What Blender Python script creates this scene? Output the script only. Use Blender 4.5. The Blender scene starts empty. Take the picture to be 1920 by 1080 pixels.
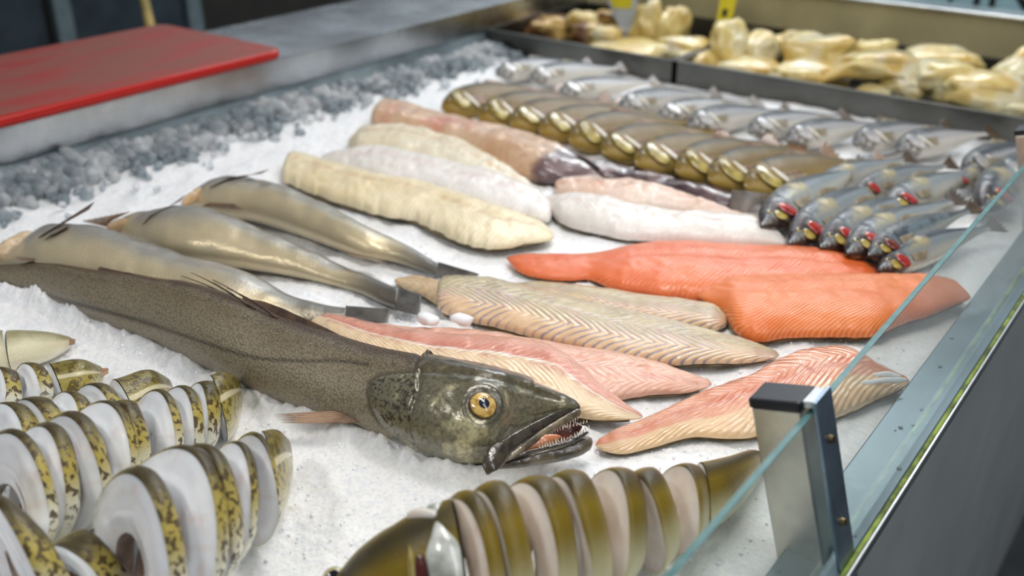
import bpy, bmesh, math, random
import numpy as np
from mathutils import Vector, Matrix, Euler

random.seed(7); rng = np.random.default_rng(11)
SC = bpy.context.scene
COL = SC.collection

# ------------------------------------------------------------------ camera, world, lights, exposure
CX, CY, FPX = 960.0, 540.0, 1850.0          # 1920x1080 picture, focal length in pixels
CAMH = 0.5                                  # camera height over the ice (ice is z = 0)
PITCH = math.atan(930.0 / FPX)
YAW = math.atan(1570.0 / math.hypot(FPX, 930.0))
R_ = np.array([math.cos(YAW), math.sin(YAW), 0.0])
FH = np.array([-math.sin(YAW), math.cos(YAW), 0.0])
FW = FH * math.cos(PITCH) + np.array([0, 0, -math.sin(PITCH)])
UP = FH * math.sin(PITCH) + np.array([0, 0, math.cos(PITCH)])
CAM = np.array([0, 0, CAMH])

cd = bpy.data.cameras.new('camera'); cam = bpy.data.objects.new('camera', cd); COL.objects.link(cam)
cd.sensor_width = 36.0; cd.lens = FPX * 36.0 / 1920.0; cd.clip_start = 0.02
cam.matrix_world = Matrix(((R_[0], UP[0], -FW[0], 0), (R_[1], UP[1], -FW[1], 0), (R_[2], UP[2], -FW[2], CAMH), (0, 0, 0, 1)))
cd.dof.use_dof = True; cd.dof.focus_distance = 0.87; cd.dof.aperture_fstop = 3.8
SC.camera = cam

vs = SC.view_settings
vs.view_transform = 'Standard'; vs.look = 'None'; vs.gamma = 1.0; vs.use_curve_mapping = False
vs.exposure = 0.13

w = bpy.data.worlds.new('market_hall_light'); SC.world = w; w.use_nodes = True
bg = w.node_tree.nodes['Background']; bg.inputs[0].default_value = (0.86, 0.91, 1.0, 1); bg.inputs[1].default_value = 0.21

def area(name, loc, target, sx, sy, power, col=(1, 1, 1)):
    l = bpy.data.lights.new(name, 'AREA'); l.shape = 'RECTANGLE'; l.size = sx; l.size_y = sy; l.energy = power; l.color = col
    o = bpy.data.objects.new(name, l); COL.objects.link(o); o.location = loc
    o.rotation_euler = (Vector(target) - Vector(loc)).to_track_quat('-Z', 'Y').to_euler(); return o
def bulb(name, loc, power, rad=0.03, col=(1, 1, 1)):
    l = bpy.data.lights.new(name, 'POINT'); l.energy = power; l.shadow_soft_size = rad; l.color = col
    o = bpy.data.objects.new(name, l); COL.objects.link(o); o.location = loc; return o
area('counter_lamp', (-0.42, 0.82, 1.02), (-0.46, 0.82, 0), 0.09, 0.62, 4.8, (1.0, 0.975, 0.94))
area('ceiling_and_fill_light', (-1.15, 3.0, 1.62), (-0.5, 0.8, 0), 1.3, 0.12, 15, (0.95, 0.98, 1.0))
area('ceiling_and_fill_light', (-2.0, 2.6, 2.3), (-2.0, 3.9, 1.1), 2.4, 0.6, 60, (0.93, 0.97, 1.0))  # added fill, washes the back wall so the steel reflects brighter
area('ceiling_and_fill_light', (1.7, 0.6, 1.9), (-0.1, 0.9, -0.2), 0.5, 2.4, 17, (0.97, 0.98, 1.0))  # added fill on the customer side, lifts the front panel and glass veil
area('counter_lamp', (-0.75, -0.32, 1.15), (-0.52, 0.36, 0), 0.5, 0.09, 4.2, (1.0, 0.98, 0.95))
for k, (x, y) in enumerate([(-0.45, 1.75), (-0.85, 1.95), (-1.25, 2.15), (-0.2, 1.35), (-0.62, 1.3), (-1.0, 1.5)]):
    bulb('spot_lamp', (x, y, 1.55), 3.0, 0.02, (1.0, 0.95, 0.88))

# ------------------------------------------------------------------ helpers
def srgb(*c):
    if len(c) == 1 and isinstance(c[0], (tuple, list)): c = c[0]
    return tuple(((v / 255) / 12.92 if v / 255 <= 0.04045 else ((v / 255 + 0.055) / 1.055) ** 2.4) for v in c) + (1.0,)

def rays(px):
    px = np.atleast_2d(np.asarray(px, float))
    a = (px[:, 0] - CX) / FPX; b = (CY - px[:, 1]) / FPX
    return FW[None] + a[:, None] * R_[None] + b[:, None] * UP[None]
def on_z(px, z=0.0):
    d = rays(px); t = (np.asarray(z) - CAMH) / d[:, 2]
    return CAM + d * t[:, None]
def pt(x, y, z=0.0): return on_z([(x, y)], z)[0]
def on_y(x, y, Y):
    d = rays([(x, y)])[0]; return CAM + d * (Y / d[1])
def on_x(x, y, X):
    d = rays([(x, y)])[0]; return CAM + d * (X / d[0])
def project(P):
    q = P - CAM; f = q @ FW
    return np.stack([CX + FPX * (q @ R_) / f, CY - FPX * (q @ UP) / f], -1)

def vn(P, scale, seed=0):
    """smooth value noise -1..1 of points P (n,3)"""
    X = np.asarray(P, float) * scale + 17.3 + seed * 7.77
    i = np.floor(X).astype(np.int64); f = X - i; f = f * f * (3 - 2 * f)
    def h(a, b, c):
        n = (a * 374761393 + b * 668265263 + c * 2147483647 + seed * 1274126177) & 0xffffffff
        n = ((n ^ (n >> 13)) * 1274126177) & 0xffffffff
        return ((n ^ (n >> 16)) & 0xffff) / 32767.5 - 1
    r = 0
    for dx in (0, 1):
        for dy in (0, 1):
            for dz in (0, 1):
                wgt = (f[..., 0] if dx else 1 - f[..., 0]) * (f[..., 1] if dy else 1 - f[..., 1]) * (f[..., 2] if dz else 1 - f[..., 2])
                r = r + wgt * h(i[..., 0] + dx, i[..., 1] + dy, i[..., 2] + dz)
    return r
def vn1(t, scale, seed=0):
    t = np.asarray(t, float); return vn(np.stack([t, t * 0 + 0.3, t * 0 + 0.7], -1), scale, seed)

def spline(P, n):
    """smooth resample of control rows P (m,k) to n rows, chord parameter of the first two/four columns"""
    P = np.asarray(P, float); d = np.r_[0, np.cumsum(np.linalg.norm(np.diff(P, axis=0), axis=1))]
    t = d / d[-1]; m = np.gradient(P, t, axis=0)
    x = np.linspace(0, 1, n); k = np.clip(np.searchsorted(t, x, side='right') - 1, 0, len(t) - 2)
    hh = (t[k + 1] - t[k])[:, None]; s = ((x - t[k]) / (t[k + 1] - t[k]))[:, None]
    return ((2*s**3 - 3*s**2 + 1) * P[k] + (s**3 - 2*s**2 + s) * hh * m[k] + (-2*s**3 + 3*s**2) * P[k + 1] + (s**3 - s**2) * hh * m[k + 1])

def tag(o, label=None, cat=None, group=None, kind=None):
    if label: o['label'] = label
    if cat: o['category'] = cat
    if group: o['group'] = group
    if kind: o['kind'] = kind
    return o
def thing(name, label, cat, loc=(0, 0, 0), group=None):
    o = bpy.data.objects.new(name, None); COL.objects.link(o); o.location = tuple(float(v) for v in loc); o.empty_display_size = 0.02
    return tag(o, label, cat, group)
def origin(p):
    v = Vector((0, 0, 0))
    while p is not None: v = v + p.location; p = p.parent
    return v
def obj(name, V, F, mat, parent=None, attrs=None, smooth=True, kind=None, label=None):
    V = np.asarray(V, float).reshape(-1, 3)
    if parent is not None: V = V - np.array(origin(parent))
    me = bpy.data.meshes.new(name); me.from_pydata(V.tolist(), [], [tuple(int(i) for i in f) for f in F]) if not isinstance(F, np.ndarray) else quick(me, V, F)
    if attrs:
        for k, a in attrs.items():
            at = me.attributes.new(k, 'FLOAT', 'POINT'); at.data.foreach_set('value', np.asarray(a, np.float32).ravel())
    me.materials.append(mat)
    if smooth: me.polygons.foreach_set('use_smooth', np.ones(len(me.polygons), bool))
    me.update()
    o = bpy.data.objects.new(name, me); COL.objects.link(o)
    if parent is not None: o.parent = parent
    if kind: o['kind'] = kind
    if label: o['label'] = label
    return o
def quick(me, V, F):
    me.vertices.add(len(V)); me.vertices.foreach_set('co', V.astype(np.float32).ravel())
    k = F.shape[1]; me.loops.add(F.size); me.loops.foreach_set('vertex_index', F.astype(np.int32).ravel())
    me.polygons.add(len(F)); me.polygons.foreach_set('loop_start', np.arange(0, F.size, k, dtype=np.int32))
    try: me.polygons.foreach_set('loop_total', np.full(len(F), k, np.int32))
    except Exception: pass
    me.update(calc_edges=True); me.validate()
def grid_faces(n, m, wrap=False, flip=False):
    i = np.arange(n - 1)[:, None]; j = np.arange(m if wrap else m - 1)[None]
    j2 = (j + 1) % m
    f = np.stack([i * m + j, (i + 1) * m + j, (i + 1) * m + j2, i * m + j2], -1).reshape(-1, 4)
    return f[:, ::-1] if flip else f

def mesh_bm(name, bm, mat, parent=None, smooth=False, **k):
    me = bpy.data.meshes.new(name); 
    if parent is not None: bmesh.ops.translate(bm, verts=bm.verts, vec=-origin(parent))
    bm.to_mesh(me); bm.free(); me.materials.append(mat)
    if smooth: me.polygons.foreach_set('use_smooth', np.ones(len(me.polygons), bool))
    o = bpy.data.objects.new(name, me); COL.objects.link(o)
    if parent is not None: o.parent = parent
    for kk, v in k.items(): o[kk] = v
    return o
def box_bm(lo, hi, bev=0.0, M=None, seg=2):
    bm = bmesh.new(); lo = Vector(lo); hi = Vector(hi)
    bmesh.ops.create_cube(bm, size=1.0)
    for v in bm.verts: v.co = Vector([(lo[i] + hi[i]) / 2 + v.co[i] * (hi[i] - lo[i]) for i in range(3)])
    if bev: bmesh.ops.bevel(bm, geom=list(bm.edges), offset=bev, segments=seg, affect='EDGES', profile=0.5)
    if M is not None: bmesh.ops.transform(bm, matrix=M, verts=bm.verts)
    bmesh.ops.recalc_face_normals(bm, faces=bm.faces)
    return bm
def box(name, lo, hi, mat, parent=None, bev=0.0, M=None, **k): return mesh_bm(name, box_bm(lo, hi, bev, M), mat, parent, **k)

# ------------------------------------------------------------------ node materials
class NT:
    def __init__(s, name):
        s.m = bpy.data.materials.new(name); s.m.use_nodes = True; s.t = s.m.node_tree; s.t.nodes.clear()
        s.out = s.t.nodes.new('ShaderNodeOutputMaterial')
    def lk(s, v, sock):
        if isinstance(v, bpy.types.NodeSocket): s.t.links.new(v, sock)
        elif v is not None:
            try: sock.default_value = v
            except Exception: sock.default_value = v[:3] if hasattr(v, '__len__') else (v, v, v)
    def node(s, ty, ins=None, **p):
        n = s.t.nodes.new(ty)
        for k, v in p.items(): setattr(n, k, v)
        for k, v in (ins or {}).items(): s.lk(v, n.inputs[k])
        return n
    def at(s, name): return s.node('ShaderNodeAttribute', attribute_name=name).outputs['Fac']
    def pos(s): return s.node('ShaderNodeTexCoord').outputs['Object']
    def ma(s, op, a, b=None, c=None, clamp=False):
        n = s.node('ShaderNodeMath', operation=op, use_clamp=clamp); s.lk(a, n.inputs[0])
        if b is not None: s.lk(b, n.inputs[1])
        if c is not None: s.lk(c, n.inputs[2])
        return n.outputs[0]
    def noise(s, sc, det=3, rough=0.55, vec=None, dist=0.0):
        return s.node('ShaderNodeTexNoise', {'Vector': vec or s.pos(), 'Scale': sc, 'Detail': det, 'Roughness': rough, 'Distortion': dist}).outputs['Fac']
    def vor(s, sc, vec=None, feature='F1', out='Distance', rnd=1.0):
        return s.node('ShaderNodeTexVoronoi', {'Vector': vec or s.pos(), 'Scale': sc, 'Randomness': rnd}, feature=feature).outputs[out]
    def vec(s, x=0.0, y=0.0, z=0.0): return s.node('ShaderNodeCombineXYZ', {0: x, 1: y, 2: z}).outputs[0]
    def ramp(s, f, stops, interp='LINEAR'):
        n = s.node('ShaderNodeValToRGB', {0: f}); r = n.color_ramp; r.interpolation = interp
        while len(r.elements) < len(stops): r.elements.new(0.5)
        for e, (p, c) in zip(r.elements, stops):
            e.position = p; e.color = c if hasattr(c, '__len__') else (c, c, c, 1)
        return n.outputs[0]
    def mix(s, a, b, f, mode='MIX'):
        n = s.node('ShaderNodeMix', data_type='RGBA', blend_type=mode); s.lk(f, n.inputs[0]); s.lk(a, n.inputs[6]); s.lk(b, n.inputs[7]); return n.outputs[2]
    def smooth(s, x, lo, hi):
        return s.node('ShaderNodeMapRange', {0: x, 1: lo, 2: hi, 3: 0.0, 4: 1.0}, interpolation_type='SMOOTHSTEP').outputs[0]
    def bump(s, h, strength=0.5, dist=0.001, normal=None):
        n = s.node('ShaderNodeBump', {'Height': h, 'Strength': strength, 'Distance': dist})
        if normal is not None: s.lk(normal, n.inputs['Normal'])
        return n.outputs[0]
    def bsdf(s, col, rough=0.4, metal=0.0, normal=None, coat=0.0, coat_rough=0.06, coat_n=None, spec=0.5, sss=0.0, sss_r=(0.01, 0.006, 0.004), trans=0.0, ior=1.45, sheen=0.0, aniso=0.0, alpha=None, sss_scale=1.0):
        n = s.node('ShaderNodeBsdfPrincipled')
        s.lk(col, n.inputs['Base Color']); s.lk(rough, n.inputs['Roughness']); s.lk(metal, n.inputs['Metallic'])
        s.lk(coat, n.inputs['Coat Weight']); s.lk(coat_rough, n.inputs['Coat Roughness']); s.lk(spec, n.inputs['Specular IOR Level'])
        s.lk(sss, n.inputs['Subsurface Weight']); n.inputs['Subsurface Radius'].default_value = sss_r; n.inputs['Subsurface Scale'].default_value = sss_scale
        s.lk(trans, n.inputs['Transmission Weight']); s.lk(ior, n.inputs['IOR']); s.lk(aniso, n.inputs['Anisotropic'])
        if alpha is not None: s.lk(alpha, n.inputs['Alpha'])
        if normal is not None: s.lk(normal, n.inputs['Normal']); s.lk(coat_n if coat_n is not None else normal, n.inputs['Coat Normal'])
        s.t.links.new(n.outputs[0], s.out.inputs[0]); return s.m

def steel(name, base, rough=0.32, blot=0.12, sc=14.0):
    g = NT(name); p = g.pos()
    st = g.node('ShaderNodeMapping', {'Vector': p, 'Scale': (40, 2, 40)}).outputs[0]
    n = g.noise(sc, 4); br = g.noise(30, 2, vec=st)
    c = g.mix(srgb(tuple(int(v * 0.86) for v in base)), srgb(base), g.ramp(n, [(0.35, 0.0), (0.65, 1.0)]))
    r = g.ma('MULTIPLY_ADD', n, blot, g.ma('MULTIPLY_ADD', br, 0.1, rough - blot / 2 - 0.05))
    return g.bsdf(c, r, 1.0, g.bump(br, 0.06, 0.001))
def plain(name, col, rough=0.5, metal=0.0, var=0.12, sc=12.0, coat=0.0, bump=0.1):
    g = NT(name); n = g.noise(sc, 4)
    c = g.mix(srgb(tuple(int(v * (1 - var)) for v in col)), srgb(tuple(min(255, int(v * (1 + var))) for v in col)), g.smooth(n, 0.3, 0.7))
    return g.bsdf(c, g.ma('MULTIPLY_ADD', n, 0.15, rough - 0.07), metal, g.bump(g.noise(sc * 25, 2), bump, 0.0006), coat=coat)

M = {}
M['steel'] = steel('brushed_steel', (205, 208, 210), 0.30)
M['steel_ledge'] = steel('worn_steel', (196, 200, 204), 0.26, 0.2, 9)
M['steel_dark'] = steel('dull_steel', (168, 176, 180), 0.36)
M['steel_tank'] = plain('tank_sheet', (150, 166, 172), 0.45, 0.1)
M['steel_tray'] = steel('tray_steel', (112, 112, 108), 0.38)
M['panel'] = plain('grey_panel_paint', (158, 164, 163), 0.42, 0.0, 0.04, 5.0)
M['beige'] = plain('beige_steel_sheet', (182, 172, 134), 0.42, 0.1, 0.08, 7.0)
M['plastic_black'] = plain('black_plastic', (28, 30, 36), 0.38)
M['gasket'] = plain('mossy_gasket', (122, 138, 60), 0.6, 0.0, 0.35, 40.0)
M['dark_wall'] = plain('dark_wall_paint', (36, 35, 30), 0.7)
M['cabinet'] = plain('dark_blue_cabinet', (44, 56, 64), 0.55)
M['post_grey'] = plain('galvanised_post', (108, 124, 130), 0.5, 0.3)
M['handle_yellow'] = plain('wood_handle', (160, 140, 80), 0.5)
M['tile_wall'] = plain('pale_tile_wall', (205, 210, 214), 0.4)
M['floor'] = plain('floor_concrete', (70, 72, 74), 0.5)
M['sign_blue'] = plain('pale_blue_sign', (176, 214, 226), 0.4, 0, 0.02)
M['ink'] = plain('black_ink', (24, 26, 30), 0.5)
M['tag_grey'] = plain('tag_grey', (178, 184, 186), 0.35)
M['tag_yellow'] = plain('tag_yellow', (212, 196, 40), 0.4, 0, 0.06)
def _():
    g = NT('red_board_plastic'); p = g.pos()
    st = g.node('ShaderNodeMapping', {'Vector': p, 'Scale': (4, 1.2, 4), 'Rotation': (0, 0, 0.5)}).outputs[0]
    z = g.node('ShaderNodeSeparateXYZ', {0: p}).outputs
    worn = g.ma('MULTIPLY', g.at('worn'), g.smooth(g.noise(5, 5, vec=st), 0.15, 0.62))
    c = g.mix(srgb(176, 26, 18), srgb(140, 84, 72), g.ma('MULTIPLY', worn, 0.95))
    M['board'] = g.bsdf(c, g.ma('MULTIPLY_ADD', worn, 0.25, 0.28), 0, g.bump(g.noise(180, 3), 0.25, 0.0008))
_()
def _():
    g = NT('clear_pane'); fc = g.node('ShaderNodeLayerWeight', {'Blend': 0.5}).outputs['Facing']
    lw = g.ma('MULTIPLY_ADD', g.ma('POWER', fc, 5.0), 0.9, 0.045)
    tr = g.node('ShaderNodeBsdfTransparent', {'Color': (0.93, 0.955, 0.945, 1)}).outputs[0]
    gl = g.node('ShaderNodeBsdfGlossy', {'Color': (1, 1, 1, 1), 'Roughness': 0.015}).outputs[0]
    f = g.ma('MULTIPLY', lw, 1.15, clamp=True)
    sm = g.node('ShaderNodeBsdfDiffuse', {'Color': (0.72, 0.76, 0.77, 1)}).outputs[0]
    mx = g.node('ShaderNodeMixShader', {0: f, 1: tr, 2: gl}).outputs[0]
    mx2 = g.node('ShaderNodeMixShader', {0: g.ma('MULTIPLY_ADD', g.noise(14, 4), 0.06, 0.03), 1: mx, 2: sm}).outputs[0]
    g.t.links.new(mx2, g.out.inputs[0]); M['glass'] = g.m
    g = NT('pane_edge'); M['glass_edge'] = g.bsdf(g.mix(srgb(58, 104, 104), srgb(112, 150, 150), g.noise(60, 2)), 0.15, 0, spec=0.8)
_()
def _():
    g = NT('crushed_ice_white'); p = g.pos()
    v1 = g.vor(260, p); v2 = g.vor(620, p); n = g.noise(900, 2)
    h = g.ma('ADD', g.ma('MULTIPLY', v1, 0.8), g.ma('ADD', g.ma('MULTIPLY', v2, 0.5), g.ma('MULTIPLY', n, 0.25)))
    cell = g.vor(330, p, out='Color'); cs = g.node('ShaderNodeSeparateXYZ', {0: cell}).outputs[0]
    c = g.mix(srgb(238, 240, 243), srgb(250, 250, 250), g.smooth(cs, 0.1, 0.7))
    r = g.ramp(cs, [(0.0, 0.6), (0.8, 0.5), (0.93, 0.36), (1.0, 0.3)])
    M['ice'] = g.bsdf(c, r, 0, g.bump(h, 0.4, 0.0014), spec=0.45, sss=0.4, sss_r=(0.006, 0.008, 0.010), ior=1.31)
    g = NT('clear_ice_lump'); n = g.noise(60, 3)
    c = g.mix(srgb(176, 188, 194), srgb(244, 246, 248), g.smooth(g.noise(16, 3), 0.42, 0.62))
    M['ice_lump'] = g.bsdf(c, g.ma('MULTIPLY_ADD', n, 0.3, 0.08), 0, g.bump(g.noise(140, 3), 0.5, 0.003), trans=0.62, ior=1.31, spec=0.4)
    g = NT('ice_crystal'); M['ice_crystal'] = g.bsdf(srgb(248, 250, 252), 0.3, 0, ior=1.31, spec=0.5)
_()

# ------------------------------------------------------------------ outline fitting: real widths and heights from seen edges
def fit(pairs, k=0.6, base=0.0, n=120, dome=False, sink=0.0):
    """pairs of seen (upper, lower) edge pixels along a body lying on the ice -> centre line, lateral direction, half width a, half height b (metres).
    dome: a slab with a flat underside at z=base (fillet); otherwise an elliptic body resting on z=base."""
    Q = spline([list(u) + list(l) for u, l in pairs], n)
    U, L = Q[:, :2], Q[:, 2:]
    base = np.broadcast_to(np.asarray(base, float), (n,)).copy(); b = np.full(n, 0.008)
    for it in range(8):
        zc = base + (0 if dome else b)
        PU, PL = on_z(U, zc), on_z(L, zc); d = PU - PL; d[:, 2] = 0; W = np.linalg.norm(d, axis=1); N = d / (W[:, None] + 1e-9)
        for _ in range(6): N[1:-1] = (N[:-2] + 2 * N[1:-1] + N[2:]) / 4
        N /= np.linalg.norm(N, axis=1)[:, None]
        v = (PU + PL) / 2 - CAM; v /= np.linalg.norm(v, axis=1)[:, None]
        cot = np.abs((v * N).sum(1)) / np.abs(v[:, 2])
        a = W / (1 + np.sqrt(1 + (k * cot)**2)) if dome else W / 2 / np.sqrt(1 + (k * cot)**2)
        b = k * a
    C = PL + N * a[:, None] if dome else (PU + PL) / 2
    for _ in range(4): C[1:-1] = (C[:-2] + 2 * C[1:-1] + C[2:]) / 4
    C = C.copy(); C[:, 2] = base + (0 if dome else b) - sink
    D = np.gradient(C, axis=0); D[:, 2] = 0; D /= np.linalg.norm(D, axis=1)[:, None] + 1e-12
    s = np.r_[0, np.cumsum(np.linalg.norm(np.diff(C, axis=0), axis=1))]
    return dict(C=C, D=D, N=N, a=a, b=b, s=s, n=n, dome=dome)

def loft(f, m=64, bdn=0.3, p=1.0, ptop=1.0, roundend=(0, 0), edge=0.0, seed=0, wav=0.0, wavsc=60, i0=0, i1=None):
    """rings around the fitted centre line; returns vertices (n*m), quads, attributes"""
    i1 = f['n'] if i1 is None else i1
    C, N, a, b, s = (f[k][i0:i1] for k in ('C', 'N', 'a', 'b', 's')); n = len(C)
    th = np.linspace(0, 2 * np.pi, m, endpoint=False); c = np.cos(th); sn = np.sin(th)
    lat = np.sign(c) * np.abs(c)**p; top = np.sign(sn) * np.abs(sn)**ptop
    x = np.linspace(0, 1, n); sc = np.ones(n)
    for e, r in ((0, roundend[0]), (1, roundend[1])):
        if r: d = (x if e == 0 else 1 - x) / r; sc = sc * np.sqrt(np.clip(1 - (1 - np.clip(d, 0, 1))**2, 0.0, 1))
    hs = sc**0.8
    ea = a * sc
    A = ea[:, None] * np.ones(m)[None]
    if edge:
        e1 = 1 + edge * (vn1(s, 45, seed) + 0.45 * vn1(s, 130, seed + 1)); e2 = 1 + edge * (vn1(s, 45, seed + 3) + 0.45 * vn1(s, 130, seed + 4))
        A = A * np.where(c[None] > 0, e1[:, None], e2[:, None])
    B = (b * hs)[:, None] * np.where(top > 0, top, top * bdn)[None]
    V = C[:, None, :] + N[:, None, :] * (A * lat[None])[..., None]; V[..., 2] += B
    V = V.reshape(-1, 3)
    topm = np.tile(np.clip(top, 0, 1), n)
    if wav: V[:, 2] += topm * wav * (vn(V, wavsc, seed + 9) + 0.5 * vn(V, wavsc * 2.7, seed + 10))
    F = grid_faces(n, m, wrap=True)
    # end caps
    i = len(V); V = np.vstack([V, V[:m].mean(0)[None], V[-m:].mean(0)[None]])
    fl = [F]
    j = np.arange(m); j2 = (j + 1) % m
    capa = np.stack([np.full(m, i), j, j2, j2], -1); capb = np.stack([np.full(m, i + 1), (n - 1) * m + j2, (n - 1) * m + j, (n - 1) * m + j], -1)
    faces = F.tolist() + [t[:3].tolist() for t in capa] + [t[:3].tolist() for t in capb]
    ss = np.repeat(s, m); 
    at = dict(u=np.r_[np.repeat(x, m), 0, 1], s=np.r_[ss, s[0], s[-1]], lat=np.r_[np.tile(lat, n), 0, 0], top=np.r_[np.tile(top, n), 0, 0], w=np.r_[(A * lat[None]).ravel(), 0, 0])
    return V, faces, at

def tube_px(pts, wpx, z, k=1.0, n=40, m=16, roundend=(0.1, 0.1)):
    """a tapered rod whose middle is seen at pixels pts, at height z (list or number), seen width wpx pixels"""
    P = np.asarray(pts, float); zz = np.broadcast_to(np.asarray(z, float), (len(P),)); ww = np.broadcast_to(np.asarray(wpx, float), (len(P),))
    Q = spline(np.c_[P, ww, zz * 1000], n)
    C = on_z(Q[:, :2], Q[:, 3] / 1000); dist = (C - CAM) @ FW; r = Q[:, 2] / 2 * dist / FPX
    return rod(C, r, k, m, roundend)
def rod(C, r, k=1.0, m=12, roundend=(0.1, 0.1), up=None):
    C = np.asarray(C, float); n = len(C); r = np.broadcast_to(np.asarray(r, float), (n,)).copy()
    D = np.gradient(C, axis=0); D /= np.linalg.norm(D, axis=1)[:, None]
    v = (C - CAM) if up is None else np.broadcast_to(np.asarray(up, float), C.shape)
    N = np.cross(D, v); N /= np.linalg.norm(N, axis=1)[:, None]; W = np.cross(N, D)
    x = np.linspace(0, 1, n)
    for e, q in ((0, roundend[0]), (1, roundend[1])):
        if q: d = (x if e == 0 else 1 - x) / q; r = r * np.sqrt(np.clip(1 - (1 - np.clip(d, 0, 1))**2, 0.0004, 1))
    th = np.linspace(0, 2 * np.pi, m, endpoint=False)
    V = C[:, None] + (np.cos(th)[None, :, None] * N[:, None] + k * np.sin(th)[None, :, None] * W[:, None]) * r[:, None, None]
    F = grid_faces(n, m, wrap=True).tolist() + [list(range(m))[::-1], list(range((n - 1) * m, n * m))]
    at = dict(u=np.repeat(x, m), lat=np.tile(np.cos(th), n), top=np.tile(-np.sin(th), n))
    return V.reshape(-1, 3), F, at

def blade(P, th=0.0012, nsub=0):
    """thin solid sheet from an outline of 3-D points (fan around the mean)"""
    P = np.asarray(P, float); c = P.mean(0); n = np.zeros(3)
    for i in range(len(P)): n += np.cross(P[i] - c, P[(i + 1) % len(P)] - c)
    n /= np.linalg.norm(n) + 1e-12; m = len(P)
    V = np.vstack([P + n * th * 0.15, P - n * th * 0.15, (c + n * th)[None], (c - n * th)[None]])
    F = []
    for i in range(m):
        j = (i + 1) % m; F += [[2 * m, i, j], [2 * m + 1, m + j, m + i], [i, m + i, m + j, j]]
    return V, F
def fan_fin(root0, root1, tip0, tip1, n=9, wave=0.12, th=0.0006, m=14, seed=0):
    """fin with rays: quad strip root edge -> tip edge with corrugated thickness"""
    r0, r1, t0, t1 = (np.asarray(v, float) for v in (root0, root1, tip0, tip1))
    nrm = np.cross(r1 - r0, t0 - r0); nrm /= np.linalg.norm(nrm) + 1e-12
    K = n * 4 + 1; x = np.linspace(0, 1, K); rows = []
    for t in np.linspace(0, 1, m):
        root = r0[None] + (r1 - r0)[None] * x[:, None]; tip = t0[None] + (t1 - t0)[None] * x[:, None]
        jag = 1 - wave * (0.5 + 0.5 * np.cos(x * n * 2 * np.pi)) * t
        rows.append(root + (tip - root) * (t * jag)[:, None])
    G = np.array(rows); cor = (np.cos(x * n * 2 * np.pi) * 0.5 + 0.9) * th
    Vt = G + nrm * (cor[None, :, None] * np.linspace(1, 0.3, m)[:, None, None]); Vb = G - nrm * (cor[None, :, None] * np.linspace(1, 0.3, m)[:, None, None])
    V = np.vstack([Vt.reshape(-1, 3), Vb.reshape(-1, 3)]); F = grid_faces(m, K); o = m * K
    fs = F.tolist() + (F[:, ::-1] + o).tolist()
    for i in range(m - 1): fs += [[i * K, i * K + o, (i + 1) * K + o, (i + 1) * K], [i * K + K - 1, (i + 1) * K + K - 1, (i + 1) * K + K - 1 + o, i * K + K - 1 + o]]
    for j in range(K - 1): fs += [[(m - 1) * K + j, (m - 1) * K + j + o, (m - 1) * K + j + 1 + o, (m - 1) * K + j + 1]]
    xx = np.tile(x, m); at = dict(u=np.r_[xx, xx] * n, lat=np.r_[np.repeat(np.linspace(0, 1, m), K)] .tolist() * 2)
    return V, fs, at
def ico(sub=2):
    bm = bmesh.new(); bmesh.ops.create_icosphere(bm, subdivisions=sub, radius=1.0)
    V = np.array([v.co[:] for v in bm.verts]); F = [[v.index for v in f.verts] for f in bm.faces]; bm.free(); return V, F
ICO = {k: ico(k) for k in (1, 2, 3, 4)}

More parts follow.
